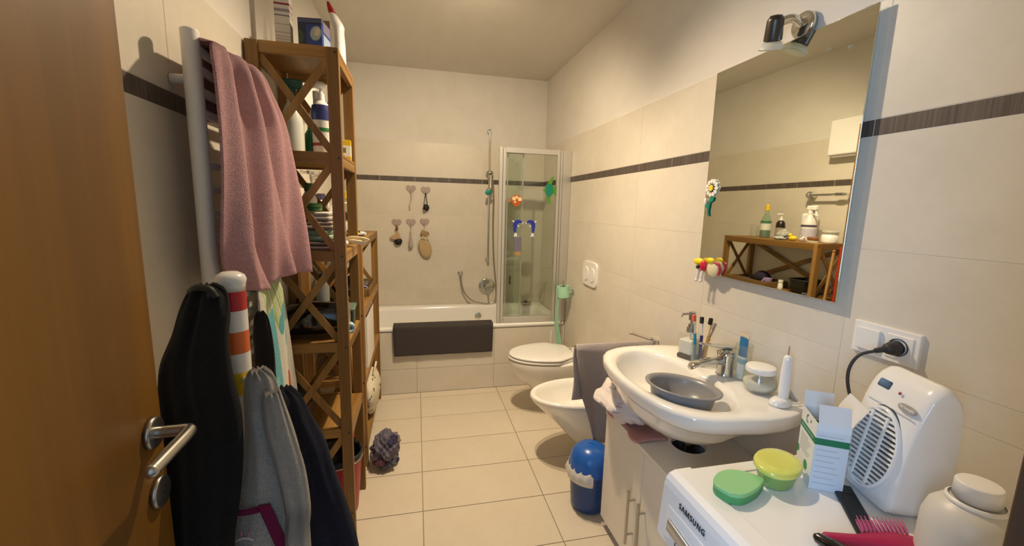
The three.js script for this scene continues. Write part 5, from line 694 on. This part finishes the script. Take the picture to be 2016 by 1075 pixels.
{ // fourth level
  let t = thing('hair_dryer', 'large black hair dryer with glossy rim on the fourth shelf', 'hair dryer', [-0.425, T3, 0.03], 0.08); t.scale.set(1.25, 1.25, 1.1);
  part('body', loft([[-0.1, 0.035, 0.035, 0.05], [-0.07, 0.05, 0.05, 0.06], [0.0, 0.056, 0.056, 0.064], [0.07, 0.05, 0.05, 0.064], [0.1, 0.042, 0.042, 0.064]].map(([x, a, b, y]) => Array.from({ length: 28 }, (_, i) => { const q = (i / 28) * Math.PI * 2; return [x, y + b * Math.cos(q), a * Math.sin(q)]; }))), M.blackGloss, t); part('rim', new THREE.TorusGeometry(0.044, 0.006, 12, 36).rotateY(Math.PI / 2).translate(0.1, 0.064, 0), M.steel, t, 'shiny rim'); part('handle', tube([[-0.03, 0.05, 0.03], [-0.06, 0.035, -0.04], [-0.08, 0.02, -0.1]], 0.018, 24, 14), M.black, t);
  t = thing('black_bag', 'shiny black bag on the wall side of the fourth shelf', 'bag', [-0.515, T3, -0.14]); part('bag', lump(S(0.05, 0, 0.055, 0, 1.05, 0.9, 1.25), 0.06, 50), phy(0x131315, 0.3), t); part('strap', tube([[-0.03, 0.1, -0.04], [0, 0.15, 0], [0.03, 0.1, 0.04]], 0.005, 24), M.black, t);
  t = thing('green_lidded_box', 'grey-green lidded container behind the hair dryer', 'container', [-0.345, T3, -0.145], 0.05); part('box', B(0.1, 0.07, 0.12, 0, 0.035, 0, 0.01), col(0x2b3530, 0.35), t); part('lid', B(0.108, 0.016, 0.128, 0, 0.079, 0, 0.007), col(0x5c7264, 0.3), t);
  t = thing('dark_green_bottle', 'dark green and white bottle standing at the back of the fourth shelf', 'bottle', [-0.435, T3, -0.18]); part('body', lathe([[0, 0], [0.026, 0], [0.028, 0.006], [0.028, 0.17], [0.012, 0.2], [0, 0.2]], 28), col(0xd9d8d0, 0.35), t); part('label', C(0.0285, 0.0285, 0.06, 0, 0.05, 0, 28), col(0x14322c, 0.4), t, 'dark green label'); part('cap', C(0.014, 0.015, 0.03, 0, 0.214, 0, 20), col(0x14322c, 0.4), t);
  t = thing('blue_roll', 'small blue and white roll at the front edge of the fourth shelf', 'roll', [-0.30, T3, -0.02], 0.2); part('roll', lathe([[0.008, -0.02], [0.019, -0.02], [0.02, -0.018], [0.02, 0.018], [0.019, 0.02], [0.008, 0.02], [0.008, -0.02]], 28).rotateX(Math.PI / 2).translate(0, 0.0205, 0), col(0x9cc4d6, 0.5), t); part('core', lathe([[0.0, -0.0195], [0.0075, -0.0195], [0.0075, 0.0195], [0, 0.0195]], 20).rotateX(Math.PI / 2).translate(0, 0.0205, 0), col(0x35627a, 0.5), t);
  // fifth level
  t = thing('wooden_tray', 'low brown wooden tray at the wall side of the fifth shelf', 'tray', [-0.52, T4, -0.05]); part('tray', merge([B(0.1, 0.006, 0.28, 0, 0.003, 0), B(0.006, 0.06, 0.28, -0.047, 0.036, 0), B(0.006, 0.06, 0.28, 0.047, 0.036, 0), B(0.088, 0.06, 0.006, 0, 0.036, 0.137), B(0.088, 0.06, 0.006, 0, 0.036, -0.137)]), col(0x4a2f1a, 0.6), t); part('handle', rod([0.051, 0.06, -0.03], [0.051, 0.06, 0.03], 0.004), M.darkMetal, t);
  t = thing('dark_shoe_bag', 'crumpled dark bag lying in the tray on the fifth shelf', 'bag', [-0.52, T4 + 0.008, -0.06]); part('bag', lump(S(0.05, 0, 0.06, 0, 1.15, 0.72, 1.9), 0.05, 45), cloth([16, 15, 15], [34, 31, 29], 3, 3), t); part('drawstring', tube([[0, 0.118, -0.03], [0.01, 0.13, 0], [0, 0.118, 0.03]], 0.003, 20), M.black, t);
}
{ // on the floor by the shelves
  let t = thing('red_bucket', 'red bucket with steel rim and black liner under the tall shelf', 'bucket', [-0.385, 0, -0.09]);
  part('bucket', lathe([[0, 0.003], [0.078, 0.003], [0.084, 0.01], [0.108, 0.268], [0.11, 0.27], [0.105, 0.27], [0.08, 0.014], [0, 0.01]], 48), col(0x9c1220, 0.35), t); part('rim', new THREE.TorusGeometry(0.109, 0.004, 10, 60).rotateX(Math.PI / 2).translate(0, 0.272, 0), M.steel, t); part('liner', lump(lathe([[0.104, 0.262], [0.112, 0.285], [0.108, 0.305], [0.098, 0.29], [0.092, 0.24], [0.06, 0.2], [0, 0.19]], 60), 0.025, 70), phy(0x17181a, 0.35), t, 'black bin liner'); part('handle', tube([[0.108, 0.262, 0], [0.1, 0.235, -0.045], [0.07, 0.215, -0.085], [0, 0.205, -0.116], [-0.07, 0.215, -0.085], [-0.108, 0.262, 0]], 0.003, 40), M.steel, t);
  t = thing('mop_head', 'crumpled grey and violet shaggy rag lying on the floor by the bucket', 'rag', [-0.195, 0, -0.40]);
  const g = new THREE.SphereGeometry(1, 80, 56); lump(g, 0.14, 5.3, 1.3); lump(g, 0.07, 13, 2.2); lump(g, 0.03, 31, 0.7); g.scale(0.068, 0.098, 0.075); g.computeBoundingBox(); g.translate(0, -g.boundingBox.min.y, 0);
  part('rag', g, cloth([74, 70, 88], [148, 140, 156], 5, 5), t); for (let i = 0; i < 26; i++) { const q = i * 2.4, y = 0.03 + ((i * 0.37) % 1) * 0.15, r = 0.062 * Math.sin(Math.acos(Math.max(-1, Math.min(1, (y - 0.1) / 0.105)))) + 0.008; part('tuft', lump(S(0.014, 0, 0, 0, 1.3, 1.2, 0.9), 0.2, 200, i).translate(r * Math.cos(q), y, r * 1.1 * Math.sin(q)), cloth([[60, 56, 92], [128, 118, 132], [96, 60, 78], [84, 84, 98]][i % 4], [[92, 86, 124], [168, 158, 168], [140, 92, 108], [124, 122, 134]][i % 4], 2, 2), t); }
  t = thing('red_broom', 'red stick leaning in the gap between the two shelf units', 'broom', [-0.34, 0, -0.30]); part('stick', rod([0.0, 0.06, 0.006], [-0.06, 1.24, -0.03], 0.011, 16), col(0xb3261e, 0.35), t); part('head', B(0.06, 0.05, 0.06, 0.002, 0.052, 0.004, 0.008), col(0x8f1c18, 0.4), t); part('bristles', B(0.05, 0.028, 0.05, 0.002, 0.0142, 0.004), col(0x3a2a20, 0.9), t);
  t = thing('wooden_stick', 'pale wooden stick leaning beside the red one between the shelves', 'stick', [-0.30, 0, -0.385]); part('stick', rod([-0.02, 0.002, 0.0], [-0.08, 1.2, 0.022], 0.009, 14), col(0xb98a52, 0.6), t); part('tip', S(0.011, -0.08, 1.205, 0.022), col(0x8f6233, 0.6), t);
}
{ // on the low shelf (mostly seen in the mirror)
  let t = thing('dish_soap_bottle', 'clear green bottle with white label and yellow cap on the low shelf', 'bottle', [-0.44, L0, -1.0]);
  part('body', lathe([[0, 0], [0.034, 0], [0.038, 0.006], [0.038, 0.12], [0.03, 0.15], [0.014, 0.19], [0.013, 0.215], [0, 0.215]], 32), col(0xcfe0cd, 0.1, { transmission: 0.8, thickness: 0 }), t); part('liquid', lathe([[0, 0.004], [0.034, 0.005], [0.0355, 0.09], [0, 0.09]].reverse(), 30), col(0x2f6b35, 0.3), t, 'green liquid'); part('label', C(0.0385, 0.0385, 0.05, 0, 0.085, 0, 32), col(0xd8dccf, 0.4), t); part('label', C(0.039, 0.039, 0.012, 0, 0.125, 0, 32), col(0x1f6b3a, 0.4), t, 'green band'); part('cap', merge([C(0.014, 0.016, 0.03, 0, 0.23, 0), S(0.014, 0, 0.25, 0)]), col(0xe6bd1c, 0.35), t, 'yellow cap');
  t = thing('small_tumbler', 'small empty drinking glass on the low shelf beside the green bottle', 'glass', [-0.43, L0, -1.1]); part('tumbler', lathe([[0, 0], [0.027, 0], [0.028, 0.004], [0.033, 0.09], [0.0315, 0.09], [0.0265, 0.007], [0, 0.006]], 32), M.clear, t); part('base', C(0.026, 0.026, 0.004, 0, 0.009, 0), M.clear, t);
  t = thing('dark_pump_bottle', 'dark brown bottle with white pump on the low shelf', 'bottle', [-0.45, L0, -0.87]); part('body', lathe([[0, 0], [0.03, 0], [0.032, 0.006], [0.032, 0.09], [0.028, 0.125], [0.012, 0.14], [0, 0.14]], 30), col(0xc9bfae, 0.3, { transmission: 0.5, thickness: 0 }), t); part('label', lathe([[0.0325, 0.085], [0.0325, 0.095], [0.0285, 0.125], [0.014, 0.141]], 30), col(0x1d1412, 0.3), t, 'dark shoulder'); part('pump', merge([C(0.013, 0.014, 0.02, 0, 0.15, 0), C(0.005, 0.005, 0.03, 0, 0.17, 0), B(0.05, 0.012, 0.018, 0.01, 0.187, 0, 0.004)]), M.white, t);
  t = thing('clear_bag', 'crumpled clear plastic bag lying on the low shelf', 'bag', [-0.42, L0, -0.8]); part('bag', lump(S(0.05, 0, 0.034, 0, 0.65, 1.0, 1.0), 0.13, 60), col(0xe4e4de, 0.2, { transmission: 0.6, thickness: 0 }), t); part('knot', lump(S(0.012, 0, 0.064, 0), 0.2, 150), col(0xe4e4de, 0.3, { transmission: 0.4, thickness: 0 }), t);
  t = thing('white_spray_bottle', 'large white spray bottle with handle on the low shelf', 'bottle', [-0.45, L0, -0.63]); part('body', lathe([[0, 0], [0.044, 0], [0.048, 0.008], [0.048, 0.1], [0.036, 0.15], [0.016, 0.18], [0.015, 0.195], [0, 0.195]], 32), col(0xdcd9d4, 0.35), t); part('label', C(0.0486, 0.0486, 0.06, 0, 0.06, 0, 32), col(0xc3bfd0, 0.4), t); part('trigger_head', merge([C(0.016, 0.017, 0.025, 0, 0.208, 0), B(0.03, 0.034, 0.075, 0, 0.236, 0.012, 0.008), rod([0, 0.225, 0.035], [0, 0.18, 0.05], 0.007)]), M.white, t); part('mark', C(0.0488, 0.0488, 0.014, 0, 0.11, 0, 32), col(0x3f3a5c, 0.4), t);
  t = thing('white_detergent_jug', 'white jug with dark cap at the back of the low shelf', 'jug', [-0.53, L0, -0.70]); part('body', B(0.07, 0.2, 0.1, 0, 0.1, 0, 0.02), M.white, t); part('cap', C(0.022, 0.024, 0.035, 0, 0.217, 0.01), col(0x3a3550, 0.4), t);
  t = thing('yellow_duck_toy', 'small yellow rubber toy on the low shelf edge', 'toy', [-0.355, L0, -0.66], 1.2); part('body', S(0.022, 0, 0.018, 0, 0.85, 1.25, 1), col(0xe8c51a, 0.4), t); part('head', S(0.013, 0.018, 0.04, 0), col(0xe8c51a, 0.4), t); part('beak', S(0.006, 0.033, 0.038, 0, 0.6), col(0xd9741a, 0.4), t);
  t = thing('blue_ring', 'dark blue ring lying against the spray bottle', 'ring', [-0.37, L0, -0.72]); part('ring', new THREE.TorusGeometry(0.032, 0.005, 12, 40).rotateX(Math.PI / 2 - 0.5).translate(0, 0.022, 0), col(0x1c2450, 0.4), t); part('clasp', B(0.012, 0.01, 0.012, 0.032, 0.022, 0, 0.002), M.steel, t);
  t = thing('pale_cloth', 'small pale blue crumpled cloth on the low shelf edge', 'cloth', [-0.345, L0, -0.755]); part('cloth', lump(S(0.04, 0, 0.014, 0, 0.33, 0.9, 1.3), 0.12, 80), cloth([182, 192, 196], [214, 220, 220], 2, 2), t); part('corner', sheet(6, 6, (u, v) => [0.02 + u * 0.02, 0.012 + 0.004 * Math.sin(v * 5), -0.02 + v * 0.04], 0.002), col(0xcfd6d6, 0.9), t);
  t = thing('white_jar', 'low round white jar with lid on the near end of the low shelf', 'jar', [-0.47, L0, -0.48]); part('jar', lathe([[0, 0], [0.044, 0], [0.047, 0.005], [0.047, 0.06], [0, 0.06]], 36), M.white, t); part('lid', lathe([[0, 0.084], [0.046, 0.082], [0.049, 0.078], [0.049, 0.061], [0, 0.061]].reverse(), 36), M.frosted, t);
  t = thing('wooden_nail_brush', 'brown wooden nail brush lying at the near front corner of the low shelf', 'brush', [-0.35, L0, -0.5], 0.3); part('block', B(0.03, 0.022, 0.085, 0, 0.027, 0, 0.006), col(0x8f5a30, 0.5), t); part('bristles', B(0.024, 0.016, 0.078, 0, 0.008, 0), col(0xd9cfb6, 0.9), t);
  t = thing('white_figure', 'small white crumpled paper bow on the low shelf front edge', 'paper', [-0.345, L0, -0.575]); part('paper', lump(S(0.018, 0, 0.02, 0, 1.1), 0.2, 130), col(0xe2ddd6, 0.8), t); part('corner', sheet(4, 4, (u, v) => [u * 0.02, 0.03 + v * 0.015, -0.01 + v * 0.02], 0.001), col(0xe2ddd6, 0.8), t);
  // second level
  t = thing('wicker_tray', 'long shallow wicker tray on the second level of the low shelf', 'tray', [-0.41, L1, -1.0]); const wk = cloth([120, 90, 46], [164, 128, 72], 12, 4); part('base', B(0.2, 0.006, 0.38, 0, 0.003, 0), wk, t); for (const [w, d, x, z] of [[0.012, 0.4, -0.104, 0], [0.012, 0.4, 0.104, 0], [0.196, 0.012, 0, -0.194], [0.196, 0.012, 0, 0.194]]) part('side', B(w, 0.045, d, x, 0.0225, z, 0.005), wk, t);
  t = thing('dark_purple_pouch', 'dark purple pouch lying in the wicker tray', 'pouch', [-0.42, L1 + 0.007, -0.95]); part('pouch', lump(S(0.055, 0, 0.05, 0, 0.9, 1.1, 1.1), 0.06, 50), cloth([26, 22, 40], [48, 42, 66], 2, 2), t); part('zip', rod([-0.02, 0.097, 0], [0.02, 0.097, 0], 0.003), M.darkMetal, t);
  t = thing('grey_sunglasses_case', 'flat grey case lying at the far end of the wicker tray', 'case', [-0.37, L1 + 0.007, -1.1]); part('case', B(0.07, 0.03, 0.11, 0, 0.015, 0, 0.012), col(0x5a5754, 0.4), t); part('hinge', rod([-0.036, 0.015, -0.04], [-0.036, 0.015, 0.04], 0.003), M.steel, t);
  t = thing('lilac_cup', 'lilac plastic cup in the near end of the wicker tray', 'cup', [-0.37, L1 + 0.007, -0.85]); part('cup', lathe([[0, 0], [0.028, 0], [0.034, 0.06], [0.032, 0.06], [0.026, 0.004], [0, 0.004]], 30), col(0xa593bd, 0.4), t); part('handle', tube([[0.03, 0.05, 0], [0.05, 0.04, 0], [0.046, 0.02, 0], [0.03, 0.016, 0]], 0.004, 20), col(0xa593bd, 0.4), t);
  t = thing('white_tube_pair', 'short white tube standing beside the wicker tray', 'tube', [-0.34, L1, -0.70]); part('tube', lathe([[0, 0], [0.016, 0], [0.018, 0.02], [0.014, 0.06], [0, 0.062]], 24), M.white, t); part('cap', C(0.017, 0.017, 0.016, 0, 0.07, 0, 20), M.white, t);
  t = thing('black_basket', 'black plastic basket at the near end of the second level', 'basket', [-0.43, L1, -0.58]); part('basket', loft([[0.07, 0.06, 0], [0.085, 0.075, 0.1]].map(([a, b, y]) => superRing(0, 0, a, b, 5, y, 48)), true, false), std(0x1c1f1c, 0.5), t); part('rim', loft([[0.085, 0.075, 0.096], [0.092, 0.082, 0.1], [0.085, 0.075, 0.104]].map(([a, b, y]) => superRing(0, 0, a, b, 5, y, 48)), false, false), std(0x1c1f1c, 0.5), t);
  // third and lowest level
  t = thing('white_flat_box', 'white flat box standing at the front of the third level', 'box', [-0.315, L2, -0.74]); part('box', B(0.045, 0.3, 0.34, 0, 0.15, 0, 0.002), std(0xe0dcd4, 0.6), t); part('top_flap', B(0.044, 0.002, 0.338, 0, 0.3015, 0), std(0x5b3d46, 0.7), t, 'dark plum top edge');
  t = thing('fabric_bag', 'cream fabric bag with dark print bulging from the lowest level', 'bag', [-0.305, L3, -0.8]); const bt = canvasTex(256, 256, (g, w, h) => { g.fillStyle = '#cfc4ac'; g.fillRect(0, 0, w, h); g.strokeStyle = '#4a4038'; g.lineWidth = 4; for (let i = 0; i < 46; i++) { const x = rnd() * w, y = rnd() * h; g.beginPath(); g.moveTo(x, y); g.quadraticCurveTo(x + rr(-18, 18), y + rr(-18, 18), x + rr(-22, 22), y + rr(-14, 14)); g.stroke(); } });
  part('bag', lump(lump(S(0.1, 0, 0.14, 0, 1.38, 0.5, 1.9), 0.07, 26), 0.03, 70), std(0xffffff, 0.9, { map: bt, bumpMap: bumpCloth, bumpScale: 0.002 }), t); part('handle_loop', tube([[0.02, 0.26, -0.05], [0.03, 0.31, -0.02], [0.03, 0.31, 0.03], [0.02, 0.26, 0.06]], 0.006, 30), col(0xcfc4ac, 0.9), t);
}
{ // on the left wall, seen in the mirror
  let t = thing('wall_box', 'white box-shaped unit high on the left wall seen in the mirror', 'wall unit', [LW, 1.85, -0.5], Math.PI / 2); part('cover', B(0.26, 0.24, 0.07, 0, 0.12, 0.036, 0.012), M.white, t); part('lip', B(0.22, 0.012, 0.04, 0, -0.005, 0.034, 0.003), M.white, t);
  t = thing('chrome_wall_arm', 'horizontal chrome arm with round end on the left wall seen in the mirror', 'towel rail', [LW, 1.585, -0.6], Math.PI / 2); part('arm', rod([0.14, 0, 0.05], [-0.14, 0, 0.05], 0.008, 14), M.chrome, t); part('knob', merge([C(0.026, 0.026, 0.04, 0, 0, 0).rotateX(Math.PI / 2).translate(0.14, 0, 0.03), S(0.02, 0.14, 0, 0.055)]), M.chrome, t); part('clamp', merge([B(0.06, 0.022, 0.022, -0.09, 0, 0.05, 0.006), rod([-0.13, 0, 0.0], [-0.13, 0, 0.05], 0.009)]), M.chrome, t);
}
renderer.render(scene, camera);
